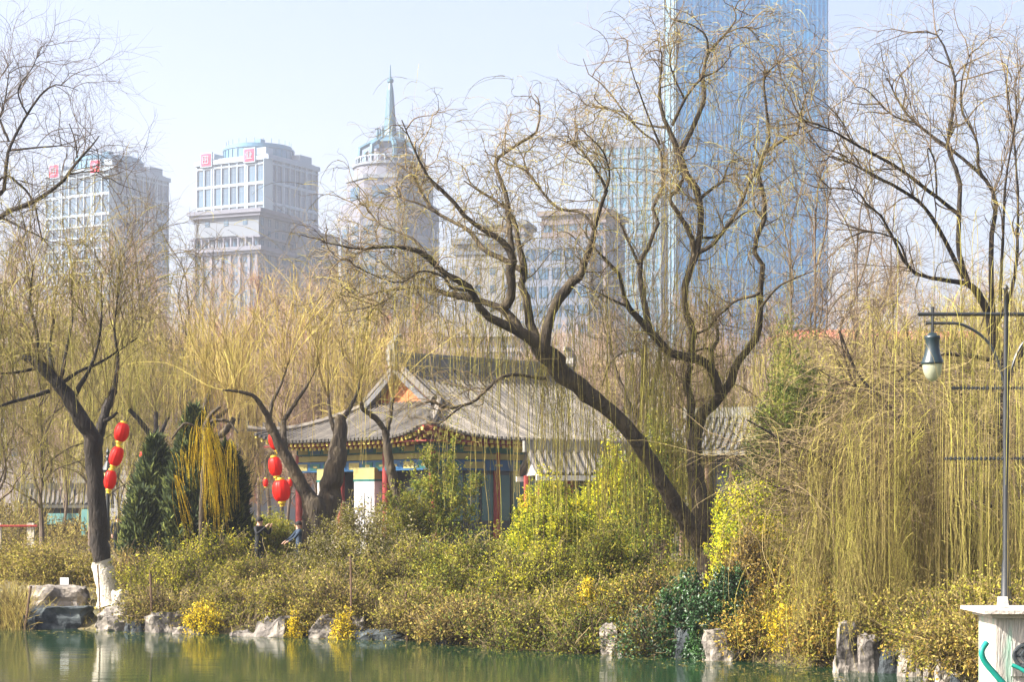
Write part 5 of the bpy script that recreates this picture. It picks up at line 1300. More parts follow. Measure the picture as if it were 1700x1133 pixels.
# shrubs along the shore
sh = [
 ('dry brown thicket at the far left behind the ledge rocks', 20, 892, 95, 60, 'dry_leaf', ('olive_leaf', .4), 13000),
 ('brown and olive thicket directly left of the whitewashed trunk', 110, 905, 80, 58, 'dry_leaf', ('olive_leaf', .6), 13000),
 ('russet dry bush just right of the whitewashed trunk', 215, 925, 45, 55, 'dry_leaf', ('orange_leaf', .15), 7000),
 ('olive bush under the dark cypresses', 290, 905, 75, 52.5, 'olive_leaf', ('yellow_leaf', .12), 13000),
 ('yellow-green tall bush under the trailing golden strands', 355, 895, 65, 54, 'olive_leaf', ('yellow_leaf', .35), 12000),
 ('grey-olive twiggy bush below the standing people', 440, 920, 75, 51.5, 'olive_leaf', ('dry_leaf', .5), 13000),
 ('low brown-olive bush right above the pointed shore rock', 480, 965, 60, 50.2, 'dry_leaf', ('olive_leaf', .6), 8000),
 ('pale cream-flecked bush in front of the white pier', 600, 848, 85, 54.5, 'olive_leaf', ('pale_leaf', .8), 17000),
 ('brown-green bush with a dark hollow beneath at the middle of the shore', 600, 935, 85, 50, 'olive_leaf', ('dry_leaf', .6), 15000),
 ('olive bush at the foot of the pale cream-flecked one, to its right', 700, 905, 75, 50.5, 'olive_leaf', ('dry_leaf', .3), 13000),
 ('broad olive-green bush overhanging the water at the centre', 790, 895, 100, 47.2, 'olive_leaf', ('green_leaf', .4), 22000),
 ('olive bush below the clipped yellow-green one', 900, 915, 95, 46, 'olive_leaf', ('yellow_leaf', .2), 20000),
 ('green and yellow bush under the leaning willow trunk', 1000, 885, 90, 46, 'olive_leaf', ('green_leaf', .5), 20000),
 ('reddish-olive low bush left of the ivy at the willow foot', 1060, 955, 75, 43.2, 'olive_leaf', ('orange_leaf', .2), 14000),
 ('low leafy bush dipping into the water left of the reddish-olive one', 950, 985, 80, 43.8, 'olive_leaf', ('dry_leaf', .4), 13000),
 ('low brown-green bush at the waterline below the broad olive one', 830, 1000, 85, 45.2, 'dry_leaf', ('green_leaf', .6), 13000),
 ('low brown bush at the waterline right of the dark hollow', 715, 985, 65, 46.6, 'dry_leaf', ('olive_leaf', .6), 9000),
 ('orange-brown bush right of the upright willow trunk', 1252, 890, 62, 41.5, 'dry_leaf', ('orange_leaf', .5), 9000),
 ('golden-orange bush at the left foot of the willow curtain', 1300, 965, 75, 41.6, 'orange_leaf', ('yellow_leaf', .8), 15000),
 ('olive thicket filling the space behind the willow curtain', 1420, 830, 120, 43.5, 'olive_leaf', ('green_leaf', .4), 18000),
 ('second olive thicket further right behind the willow curtain', 1570, 860, 110, 42, 'olive_leaf', ('dry_leaf', .4), 18000),
 ('brown dry bush beside the stone pillar', 1620, 1035, 60, 33.5, 'dry_leaf', ('olive_leaf', .6), 9000),
 ('low scrubby bush at the water just right of the layered stone', 258, 985, 34, 50.0, 'dry_leaf', ('olive_leaf', .6), 5000),
 ('low olive bush at the water left of the pointed rock', 375, 985, 48, 49.6, 'olive_leaf', ('dry_leaf', .6), 8000),
 ('twiggy olive bush leaning over the pointed rock', 500, 965, 52, 48.6, 'olive_leaf', ('dry_leaf', .7), 9000),
 ('brown bush spilling over the rocks near the middle stake', 560, 960, 55, 47.9, 'dry_leaf', ('olive_leaf', .6), 9000),
 ('rusty low scrub at the water under the broad olive bush', 770, 1010, 60, 45.2, 'dry_leaf', ('orange_leaf', .15), 8000),
 ('leafy scrub at the water in front of the narrow grey rock', 880, 1010, 62, 43.6, 'olive_leaf', ('green_leaf', .4), 9000),
 ('leafy green scrub hanging to the water left of the narrow grey rock', 975, 1010, 48, 42.4, 'olive_leaf', ('green_leaf', .5), 8000),
 ('dark leafy scrub at the water below the reddish-olive bush', 1085, 1020, 42, 41.4, 'dark_leaf', ('olive_leaf', .5), 7000),
 ('golden scrub at the water left of the tall leaning rock', 1370, 1020, 45, 38.9, 'orange_leaf', ('olive_leaf', .9), 8000),
 ('golden scrub between the big pale boulder and the jasmine mound', 1255, 1010, 45, 40.2, 'orange_leaf', ('olive_leaf', .9), 8000),
 ('dense scrub behind the tall leaning rock', 1430, 985, 60, 39.0, 'olive_leaf', ('dry_leaf', .8), 11000),
 ('dense brownish scrub behind the pale square rock', 1520, 1000, 60, 37.5, 'dry_leaf', ('olive_leaf', .8), 11000),
 ('russet scrub low on the bank left of the stone pillar', 1565, 1052, 50, 35.9, 'dry_leaf', ('olive_leaf', .9), 8000),
 ('russet scrub at the foot of the stone pillar', 1625, 1082, 46, 33.2, 'dry_leaf', ('orange_leaf', .4), 8000),
 ('low olive scrub at the waterline right of the tan rock', 1560, 1066, 30, 36.2, 'olive_leaf', ('dry_leaf', .8), 6000),
 ('low olive scrub at the waterline under the russet scrub', 1585, 1084, 44, 34.6, 'olive_leaf', ('orange_leaf', .6), 9000),
 ('olive scrub on the bank behind the stone pillar', 1670, 985, 60, 35.5, 'olive_leaf', ('dry_leaf', .9), 10000),
]
for (lb, px, top, hw, D, mat, mix, n) in sh:
    leafy('shrub', lb, 'shrub', px, top + 16, hw * 1.15, D, mat, int(n * 1.0), .068, mix=mix, group='shrubs along the shore', twn=2200, stems=90, wild=True)
for (lb, px, top, hw, D) in (('dark glossy ivy mound left of the willow foot', 1138, 962, 56, 41.2), ('dark glossy ivy mound at the right of the willow foot', 1212, 952, 42, 40.5), ('small dark ivy patch on the bank under the orange-brown bush', 1180, 1000, 50, 40.6)):
    leafy('ivy_mound', lb, 'ivy', px, top, hw, D, 'dark_leaf', 15000, .06, squash=.9, aspect=.7)
for (lb, px, top, hw, D) in (('yellow jasmine clump by the low rocks left of the pointed rock', 340, 1003, 42, 48.9), ('small yellow jasmine tuft above the first jasmine clump', 402, 992, 20, 49.5), ('yellow jasmine clump between rocks right of the pointed rock', 572, 1020, 28, 46.8), ('narrow yellow jasmine tuft touching the pointed rock', 488, 1022, 13, 47.4), ('faint yellow jasmine patch among brown twigs', 478, 982, 35, 48.6), ('bright yellow jasmine mound at the water under the willow curtain', 1325, 1015, 62, 39.6), ('tiny orange-yellow flower patch in the middle shrubs', 975, 968, 18, 43.0)):
    leafy('jasmine_bush', lb, 'flowering bush', px, top, hw, D, 'flower', 3200 if hw < 50 else 9000, .05, mix=('olive_leaf', .6), group='yellow jasmine on the bank', twn=300, stems=20)

def blades(name, label, x0, x1, D0, D1, n, h, mat, kind=True):
    px = rng.uniform(x0, x1, n); D = rng.uniform(D0, D1, n); X_ = (px - 850) / F * D; Z_ = gz(X_, D); ok = D > shore(X_) - .1
    S = np.stack([X_, D, Z_], 1)[ok]; k = len(S)
    B = grow(S, rng.normal(size=(k, 3)) * .3 + [0, 0, 1], rng.uniform(h * .4, h, k), 5, .08, -.08, .6)
    mb = MB(); mb.tubes(B, rads(.008, .003, k, 5), 3, rng.normal(.5, .25, k))
    o = mb.build(name, M[mat]); tag(o, kind='stuff') if kind else tag(o, label, 'reeds')
blades('grass', '', -100, 1750, 38, 75, 26000, .35, 'dry_leaf')
blades('reeds', 'tall straw-coloured dry reeds on the bank at the far left edge', -60, 48, 50.3, 52, 1100, 1.0, 'dry_leaf', False)
blades('reeds', 'short yellow-green reeds at the waterline below the tall dry ones', -60, 45, 50.0, 50.7, 900, .65, 'gold', False)

def undergrowth():
    n = 60000; px = rng.uniform(-150, 1850, n); D = rng.uniform(86, 97, n) ; X_ = (px - 850) / F * D
    hh = (1.7 + .7 * np.sin(X_ * .7) + .5 * np.sin(X_ * 1.9 + 1)) * rng.random(n) ** .7
    ok = ~((px > 395) & (px < 1130))
    C_ = np.stack([X_, D, gz(X_, D) + hh], 1)[ok]; k = len(C_)
    mb = MB(); mb.leaves(C_, rng.uniform(.08, .2, k), rng.normal(.35, .25, k), up=0)
    B = grow(C_[:9000] - [0, 0, .4], rng.normal(size=(9000, 3)) * .5 + [0, 0, 1], rng.uniform(.4, 1.2, 9000), 5, .15); mb.tubes(B, .010, 3, rng.normal(.3, .3, 9000))
    tag(mb.build('undergrowth', M['dry_leaf']), kind='stuff')
undergrowth()

def scrub():
    n = 5200; px = rng.uniform(205, 1700, n); X0 = (px - 850) / F * 45; off = rng.random(n) ** 1.3 * 6 + .1; D = shore((px - 850) / F * 44) + off; X_ = (px - 850) / F * D
    X2, D2 = rng.uniform(5.5, 11, 1800), rng.uniform(24, 41, 1800); X_, D = np.concatenate([X_, X2]), np.concatenate([D, D2]); kq = ~((X_ / D * F + 850 > 1375) & (X_ / D * F + 850 < 1530) & (D < 37.8)); X_, D = X_[kq], D[kq]
    S = np.stack([X_, D, gz(X_, D)], 1); S = S[D - shore(X_) > .05]; n = len(S)
    B = grow(S, rng.normal(size=(n, 3)) * .55 + [0, 0, .9], rng.uniform(.35, 1.15, n), 8, .16, -.04, .5)
    kp = np.abs(B[:, -1, 0] / B[:, -1, 1] * F + 850 - 1182) > 38; B = B[kp]; n = len(B)
    mb = MB(); mb.tubes(B, rads(.009, .004, n, 8), 3, rng.normal(.4, .3, n))
    A_, d, i, t = spawn(B, 12000, .3, 1, .7); A = grow(A_, d, rng.uniform(.15, .45, 12000), 6, .2, .02, .5); mb.tubes(A, rads(.005, .003, 12000, 6), 3, rng.normal(.5, .3, 12000))
    p, _, _, _ = spawn(A, 66000, .1, 1); p = p + rng.normal(size=p.shape) * .05
    mb.leaves(p, rng.uniform(.03, .085, len(p)), np.clip(rng.normal(.5, .25, len(p)) + .2 * np.sin(p[:, 0] * 1.9) * np.sin(p[:, 1] * 1.3), 0, 1), 1)
    tag(mb.build('ground_cover', [M['twig'], M['olive_leaf']]), kind='stuff')
scrub()

def floating():
    n = 1500; px = rng.uniform(-50, 1600, n); X0 = (px - 850) / F * 44; D = shore(X0) - .15 - 3.0 * rng.random(n) ** 2.2; X_ = (px - 850) / F * D; ok = D < shore(X_) - .1
    mb = MB(); C_ = np.stack([X_, D, np.full(n, .006)], 1)[ok]; k = len(C_); a = rng.random(k) * 6.28; s_ = rng.uniform(.02, .055, k)
    v = np.stack([C_ + np.stack([np.cos(a + q) * s_ * w_, np.sin(a + q) * s_ * w_, 0 * a], 1) for q, w_ in ((0, 1), (1.57, .45), (3.14, 1), (4.71, .45))], 1)
    mb.quads(v, np.arange(k * 4).reshape(k, 4), np.repeat(rng.normal(.5, .25, k), 4)); tag(mb.build('floating_leaves', M['dry_leaf']), kind='stuff')
floating()

def litter():
    n = 30000; px = rng.uniform(-100, 1750, n); D = rng.uniform(38, 72, n); X_ = (px - 850) / F * D; Z_ = gz(X_, D) + .03; ok = D > shore(X_) + .1
    mb = MB(); mb.leaves(np.stack([X_, D, Z_], 1)[ok], .09, rng.normal(.5, .25, ok.sum()), up=3); tag(mb.build('fallen_leaves', M['dry_leaf']), kind='stuff')
litter()

# ------------------------------------------------------------------ rocks
import bmesh
from mathutils import noise as mnoise
def rock(label, px, top, hw, D, mat='rock', base=None, deep=None, lean=0.0, cuts=14, name='shore_rock', group='rocks along the shore', flat=False, seed=0):
    rr = random.Random(seed + int(px * 7 + top))
    c = P(px, top, D); W = hw / F * D; zt = c[2]; zb = (P(px, base, D)[2] if base else min(float(gz(c[0], D)), 0.1)) - .25
    H = (zt - zb) / 2; dp = deep or W * .8
    bm = bmesh.new(); bmesh.ops.create_cube(bm, size=2)
    for k in range(cuts):
        n = Vector((rr.gauss(0, 1), rr.gauss(0, 1), rr.gauss(0, .8) if not flat else rr.gauss(0, .35))).normalized()
        d = rr.uniform(.78, 1.02) * (abs(n.x) + abs(n.y) + abs(n.z)) * .74
        bmesh.ops.bisect_plane(bm, geom=bm.verts[:] + bm.edges[:] + bm.faces[:], plane_co=n * d, plane_no=n, clear_outer=True)
        ed = [e for e in bm.edges if e.is_boundary]
        if ed: bmesh.ops.holes_fill(bm, edges=ed)
    bmesh.ops.triangulate(bm, faces=bm.faces[:])
    bmesh.ops.subdivide_edges(bm, edges=bm.edges[:], cuts=4, use_grid_fill=True)
    for v in bm.verts:
        p = v.co
        o3 = Vector((px * .37, top * .21, 0))
        nn = mnoise.fractal(p * 1.6 + o3, .9, 2.1, 4)
        rg = abs(mnoise.noise(p * 2.4 + o3 * 2))
        v.co = p * (1 + .20 * nn - .16 * rg)
        v.co.x = v.co.x * W + v.co.z * lean * W; v.co.y *= dp; v.co.z *= H
    me = bpy.data.meshes.new(name); bm.to_mesh(me); bm.free()
    me.attributes.new("tint", 'FLOAT', 'POINT').data.foreach_set("value", np.full(len(me.vertices), .45 + rr.uniform(-.1, .1), dtype=np.float32))
    me.materials.append(M[mat]); o = bpy.data.objects.new(name, me); scene.collection.objects.link(o)
    o.location = (c[0], D, (zt + zb) / 2); tag(o, label, 'rock', group); return o
for a_ in [
    ('long dark slab at the waterline left of the whitewashed trunk', 100, 1007, 60, 51.2, 'rock_dark'),
    ('pale-topped ledge slab above the long dark slab', 108, 974, 58, 53.6, 'rock'),
    ('small dark stone at the left end of the long slab', 52, 1022, 14, 50.6, 'rock_dark'),
    ('white rounded stone against the foot of the whitewashed trunk', 203, 982, 17, 52.2, 'lime'),
    ('layered grey stone at the waterline below the whitewashed trunk', 196, 1008, 34, 50.4, 'rock'),
    ('low grey stone next to the layered one', 232, 1020, 22, 49.8, 'rock_dark'),
    ('purplish brown upright stone at the waterline', 278, 1008, 30, 49.6, 'rock'),
    ('flat stone beside the purplish brown one', 322, 1034, 26, 49.0, 'rock'),
    ('flat pale stone in front of the pointed rock', 408, 1040, 22, 48.0, 'rock'),
    ('large pointed rock with pale left face and dark right face', 452, 1016, 36, 47.9, 'rock'),
    ('pale brown rock behind the yellow jasmine', 548, 1014, 30, 47.4, 'rock'),
    ('grey rock right of the yellow jasmine clump', 592, 1016, 18, 47.2, 'rock'),
    ('dark boulder in the hollow under the bushes', 632, 1030, 42, 46.9, 'rock_dark'),
    ('small dark stone at the waterline in the middle', 745, 1056, 20, 45.0, 'rock_dark'),
    ('small stone poking out right of the middle', 838, 1064, 18, 43.7, 'rock_dark'),
    ('tiny wet stone at the waterline', 925, 1072, 14, 42.6, 'rock_dark'),
    ('upright narrow grey rock under the centre bushes', 1012, 1030, 16, 41.9, 'rock'),
    ('pinkish little rock in the water by the narrow grey one', 1036, 1070, 13, 41.4, 'rock'),
    ('dark purplish boulder below the ivy', 1140, 1040, 28, 40.9, 'rock_dark'),
    ('pale block standing behind the ivy', 1162, 960, 10, 44.6, 'rock'),
    ('big pale boulder with a bright left edge below the upright willow', 1205, 1040, 38, 40.2, 'rock'),
    ('tall leaning grey rock under the willow curtain', 1412, 1036, 30, 37.7, 'rock'),
    ('blocky tan rock right of the tall leaning one', 1446, 1056, 24, 37.2, 'rock'),
    ('small pale stone lying between the two large rocks at the water', 1398, 1092, 13, 37.0, 'rock'),
    ('knobbly grey rock behind the tan one', 1488, 1052, 14, 37.6, 'rock'),
    ('dark shaded rock between the tan and the pale square one', 1476, 1080, 22, 37.0, 'rock_dark'),
    ('pale square rock at the lower right water edge', 1513, 1082, 22, 36.2, 'rock'),
    ('brown stone at the water between the pale square rock and the pillar', 1548, 1096, 20, 35.2, 'rock'),
    ('dark stone low on the bank under the russet scrub', 1600, 1120, 26, 32.6, 'rock_dark'),
    ('grey stone on the bank behind the pale square rock', 1535, 1058, 18, 37.2, 'rock'),
    ('tan stone half buried in brown leaves left of the pillar', 1580, 1092, 26, 34.2, 'rock'),
]:
    lb, px, top, hw, D, mat = a_
    if px < 1100 and px > 215: top += 8; hw *= 1.2
    rock(lb, px, top, hw, D, mat, lean=-.25 if 'leaning' in lb else (.35 if 'pointed rock with' in lb else 0), flat='slab' in lb)

# ------------------------------------------------------------------ lanterns, lamps, signs, posts
def lantern(label, px, py, hw, hh, D, tilt, group, big=True):
    c = P(px, py, D); k = D / F; a, b = hw * k, hh * k
    r = thing('red_lantern', label, 'lantern', (0, 0, 0), group, world_coords=False)
    r.location = (c[0], c[1], c[2]); r.rotation_euler = (0, R(tilt), 0)
    seg = 48; an = np.arange(seg); sq = 1 - .05 * np.abs(np.sin(an * math.pi * 12 / seg))
    pr = [(a * .38, -b * .92)] + [(a * max(.38, math.cos(t) ** .6), b * .92 * math.sin(t)) for t in np.linspace(-1.35, 1.35, 17)] + [(a * .38, b * .92)]
    MB().lathe((0, 0, 0), pr, seg, squash=sq).build('lantern_body', M['lantern'], r, smooth=True, loc=(0, 0, 0))
    for s in (-1, 1):
        MB().lathe((0, 0, s * b * .97), [(0, -b * .1), (a * .44, -b * .1), (a * .46, 0), (a * .42, b * .1), (0, b * .1)], 20).build('gold_cap', M['lantern_gold'], r, loc=(0, 0, 0))
    if big:
        ts = MB()
        for q in range(10): ts.tubes(np.array([[a * .2 * math.cos(q), a * .2 * math.sin(q), -b * 1.0], [a * .25 * math.cos(q), a * .25 * math.sin(q), -b * 1.32]]), .012, 4)
        ts.build('tassel', M['lantern_gold'], r, loc=(0, 0, 0))
        MB().tubes(np.array([[0, 0, b * .9], [0, 0, b * 1.35]]), .008, 4).build('cord', M['iron'], r, loc=(0, 0, 0))
g1 = 'string of three lanterns beside the whitewashed willow'
lantern('top lantern of the string beside the black lamp at left', 202, 718, 12.5, 17.5, 51.5, 14, g1)
lantern('middle lantern of the string beside the black lamp at left', 193, 758, 11.5, 18, 51.5, 18, g1)
lantern('lowest lantern of the string beside the black lamp at left', 183, 797, 10.5, 17.5, 51.5, 8, g1)
g2 = 'lanterns hanging from the stout pollard willow'
lantern('uppermost red lantern half hidden behind the curved willow limb', 456, 733, 10, 16, 61.6, -16, g2)
lantern('elongated red lantern in the middle of the string under the curved limb', 457, 775, 11.5, 17.5, 60.8, -8, g2)
lantern('largest round red lantern at the bottom under the curved limb', 467, 815, 15, 20, 60.8, -4, g2)
g3 = 'small far lanterns among the trees'
lantern('tiny red lantern above the white and green sign', 237, 757, 5.5, 8, 78, 0, g3, False)
lantern('tiny red lantern left of the stout pollard lanterns', 441, 802, 4.5, 7.5, 78, 0, g3, False)
lantern('tiny red lantern right of the largest round lantern', 481, 802, 4.5, 7.5, 78, 0, g3, False)
lantern('tiny orange-red lantern between the cypresses and the pavilion eave', 385, 759, 4.5, 7, 80, 0, g3, False)
lantern('faint tiny red lantern behind the yellow strands', 359, 786, 4, 7, 80, 0, g3, False)

def left_lamp():
    D = 56.0; c = P(179, 860, D); z0 = float(gz(c[0], D)); k = D / F
    zz = lambda py: HC + (HZ - py) * k - z0
    r = thing('street_lamp', 'black lantern-head lamp post with amber glass behind the left willow trunk', 'street lamp', (c[0], D, z0), world_coords=False)
    MB().lathe((0, 0, 0), [(.14, -.1), (.14, .25), (.09, .35), (.075, 1.2), (.1, 1.25), (.06, 1.35), (.05, zz(812)), (.09, zz(810)), (.04, zz(806))], 14).build('post', M['iron'], r, loc=(0, 0, 0))
    MB().lathe((0, 0, 0), [(0, zz(806)), (.07, zz(806)), (.12, zz(784)), (0, zz(784))], 4).build('amber_glass', M['amber'], r, loc=(0, 0, 0))
    f = MB()
    for q in range(4):
        an = q * math.pi / 2; f.tubes(np.array([[.075 * math.cos(an), .075 * math.sin(an), zz(807)], [.13 * math.cos(an), .13 * math.sin(an), zz(783)]]), .012, 4)
    f.lathe((0, 0, 0), [(.16, zz(784)), (.18, zz(781)), (.10, zz(772)), (.05, zz(766)), (.06, zz(760)), (.03, zz(756)), (.055, zz(751)), (.02, zz(746)), (0, zz(740))], 12)
    f.build('lamp_cap', M['iron'], r, loc=(0, 0, 0))
left_lamp()

def right_lamp():
    D = 33.0; k = D / F; c = P(1670, HZ, D); z0 = float(gz(c[0], D))
    zz = lambda py: HC + (HZ - py) * k - z0
    xx = lambda px: (px - 1670) * k
    r = thing('street_lamp', 'tall black double-arm lamp post at right with a bell shade and milky globe', 'street lamp', (c[0], D, z0), world_coords=False)
    MB().lathe((0, 0, 0), [(.16, -.2), (.16, .4), (.1, .5), (.07, 1.4), (.055, 1.5), (.05, zz(645)), (.04, zz(530)), (.035, zz(482)), (.055, zz(480)), (.02, zz(474)), (0, zz(472))], 14).build('post', M['iron'], r, smooth=True, loc=(0, 0, 0))
    MB().tubes(np.array([[xx(1524), 0, zz(522)], [-xx(1524), 0, zz(522)]]), .032, 8, cap=True).build('cross_arm', M['iron'], r, loc=(0, 0, 0))
    for s in (1, -1):
        pts = [(1537, 537), (1570, 537), (1592, 538), (1612, 546), (1632, 560), (1648, 580), (1660, 610), (1668, 640)]
        MB().tubes(resample(np.array([[s * xx(p[0]), 0, zz(p[1])] for p in pts]), 24), .024, 7, cap=True).build('curved_brace', M['iron'], r, loc=(0, 0, 0))
        MB().tubes(np.array([[s * xx(1548), 0, zz(510)], [s * xx(1548), 0, zz(556)]]), .028, 7, cap=True).build('drop_rod', M['iron'], r, loc=(0, 0, 0))
        x = s * xx(1548)
        sh_ = MB().lathe((x, 0, 0), [(0, zz(552)), (.06, zz(553)), (.08, zz(557)), (.13, zz(558)), (.13, zz(562)), (.115, zz(565)), (.115, zz(578)), (.13, zz(588)), (.16, zz(596)), (.185, zz(602)), (.19, zz(605)), (.17, zz(605)), (.1, zz(590)), (0, zz(585))], 28)
        sh_.build('bell_shade', M['iron_teal'], r, smooth=True, loc=(0, 0, 0))
        MB().lathe((x, 0, 0), [(.165, zz(604)), (.168, zz(608)), (.15, zz(618)), (.11, zz(627)), (.05, zz(633)), (0, zz(634))], 24).build('globe', M['globe'], r, smooth=True, loc=(0, 0, 0))
        for (py, x0, th) in ((645, 1580, .05), (762, 1568, .04)):
            b = MB().box((s * (xx(x0) + xx(1668)) / 2, 0, zz(py)), (abs(xx(x0) - xx(1668)), .03, th * .5))
            n = 14
            for q in range(n):
                xq = s * (xx(x0) + (xx(1668) - xx(x0)) * (q + .5) / n); b.lathe((xq, 0, zz(py)), [(0, -.035), (.025, -.02), (.025, .02), (0, .035)], 8)
            b.build('banner_bracket', M['iron'], r, loc=(0, 0, 0))
right_lamp()

def pillar():
    D = 30.0; k = D / F; c = P(1700, HZ, D); zz = lambda py: HC + (HZ - py) * k; z0 = -.6
    r = thing('stone_pillar', 'pale square stone pillar with flat cap and green streaks at the lower right corner', 'pillar', (c[0], D, z0))
    w_ = 61 * 2 * k
    MB().box((c[0], D, (zz(1018) + z0) / 2), (w_, w_, zz(1018) - z0)).build('shaft', M['stain'], r)
    cp = MB().box((c[0], D, zz(1013)), (86 * 2 * k, 86 * 2 * k, 6 * k)).box((c[0], D, zz(1020)), (70 * 2 * k, 70 * 2 * k, 7 * k)); cp.build('cap', M['stone'], r)
    MB().box((c[0] - 38 * k, D - .1, zz(1000)), (.14, .14, .16), .1, 0, .9, .8).build('cap_knob', M['stone'], r)
    # carved rosette panel on the face
    f = MB(); y = D - w_ / 2 - .012
    f.box((c[0] - 8 * k, y, zz(1090)), (.52, .03, .52))
    f.build('carved_panel', M['stain'], r)
    q = MB(); an = np.linspace(0, 2 * math.pi, 25)
    for (rad, t) in ((.22, .03), (.12, .025)): q.tubes(np.stack([c[0] - 8 * k + rad * np.cos(an), np.full(25, y - .02), zz(1085) + rad * .8 * np.sin(an)], 1), t, 6)
    for a in range(6): q.tubes(np.array([[c[0] - 8 * k + .05 * math.cos(a * 1.047), y - .02, zz(1085) + .05 * math.sin(a * 1.047)], [c[0] - 8 * k + .2 * math.cos(a * 1.047), y - .02, zz(1085) + .16 * math.sin(a * 1.047)]]), .02, 5)
    q.build('rosette', M['rock_dark'], r)
    hs = MB().tubes(resample(np.array([P(1638, 1068, 29.25), P(1630, 1082, 29.2), P(1634, 1098, 29.2), P(1650, 1118, 29.2), P(1668, 1138, 29.2), P(1690, 1160, 29.2)]), 24), .045, 10, cap=True)
    o = hs.build('green_hose', M['green_pipe'], smooth=True); tag(o, 'bright green hose looped over the left face of the stone pillar', 'hose')
    hs = MB().tubes(resample(np.array([P(1680, 1105, 29.2), P(1700, 1115, 29.15), P(1730, 1140, 29.1)]), 14), .03, 8, cap=True)
    tag(hs.build('green_hose', M['green_pipe'], smooth=True), 'second short green hose at the right edge of the stone pillar', 'hose')
pillar()

def board(name, label, cat, px, py, hw, hh, D, mat, post=True, extra=None):
    c = P(px, py, D); k = D / F; z0 = float(gz(c[0], D))
    r = thing(name, label, cat, (c[0], D, z0))
    p = MB().box((c[0], D, c[2]), (2 * hw * k, .05, 2 * hh * k)).build('panel', M[mat], r)
    if extra:
        for (m_, x0, x1, y0, y1) in extra: MB().box((c[0] + (x0 + x1) / 2 * k, D - .035, c[2] + (y0 + y1) / 2 * k), ((x1 - x0) * k, .02, (y1 - y0) * k)).build('printed_field', M[m_], r)
    if post:
        for s in ((-1, 1) if hw > 14 else (1,)): MB().tubes(np.array([[c[0] + s * hw * k * .8, D + .05, z0 - .2], [c[0] + s * hw * k * .8, D + .05, c[2] + hh * k]]), .03, 6).build('post', M['iron'], r)
board('park_sign', 'white sign with a bright green field on a post left of the cypresses', 'sign', 224, 822, 9.5, 13.5, 70, 'sign_white', True, [('sign_green', -7, 1, -9, 7)])
board('small_notice', 'small white square notice above the ledge rocks', 'sign', 107, 966, 7, 6, 54.2, 'sign_white')
board('information_board', 'blue-grey upright board behind the left willow trunk', 'board', 142, 868, 7, 22, 88, 'teal_board', False)
board('hoarding', 'low teal site hoarding in the trees at far left', 'hoarding', 105, 862, 26, 9, 100, 'teal_board')

def stake(label, pts, D, rad=.03):
    w_, _ = PA(pts, D, D); b = w_[0].copy()
    mb = MB().tubes(resample(w_, 8), rad, 6, cap=True); mb.tubes(resample(w_[-1] + np.array([[0, 0, -.03], [.0, 0, .02]]), 3), rad * 1.25, 6, cap=True)
    o = mb.build('wooden_stake', M['wood']); tag(o, label, 'stake', 'stakes along the shoreline')
stake('short tilted stake at the left end of the dark slab', [(41, 1048), (51, 975)], 50.3)
stake('thin dark pole in front of the whitewashed trunk', [(167, 1052), (165, 985), (162, 940)], 50.4, .02)
stake('stake before the purplish brown stone', [(252, 1046), (250, 955)], 49.4)
stake('slim stake at the right of the middle jasmine clump', [(581, 1062), (583, 1000), (582, 925)], 46.9, .025)
stake('stake among the bushes right of the dark hollow', [(676, 1070), (674, 985)], 46.2)

def rail():
    D = 64
    r = thing('rail_fence', 'thin red rail on whitewashed posts at the far left', 'fence', P(0, 900, D))
    MB().tubes(np.array([P(-80, 874, D), P(62, 874, D)]), .035, 6, cap=True).build('rail', M['red_paint'], r)
    for px in (-60, -5, 50):
        c = P(px, 874, D); z0 = float(gz(c[0], D)); MB().box((c[0], D + .1, (c[2] + .1 + z0) / 2), (.22, .16, c[2] + .1 - z0)).build('post', M['lime'], r)
rail()

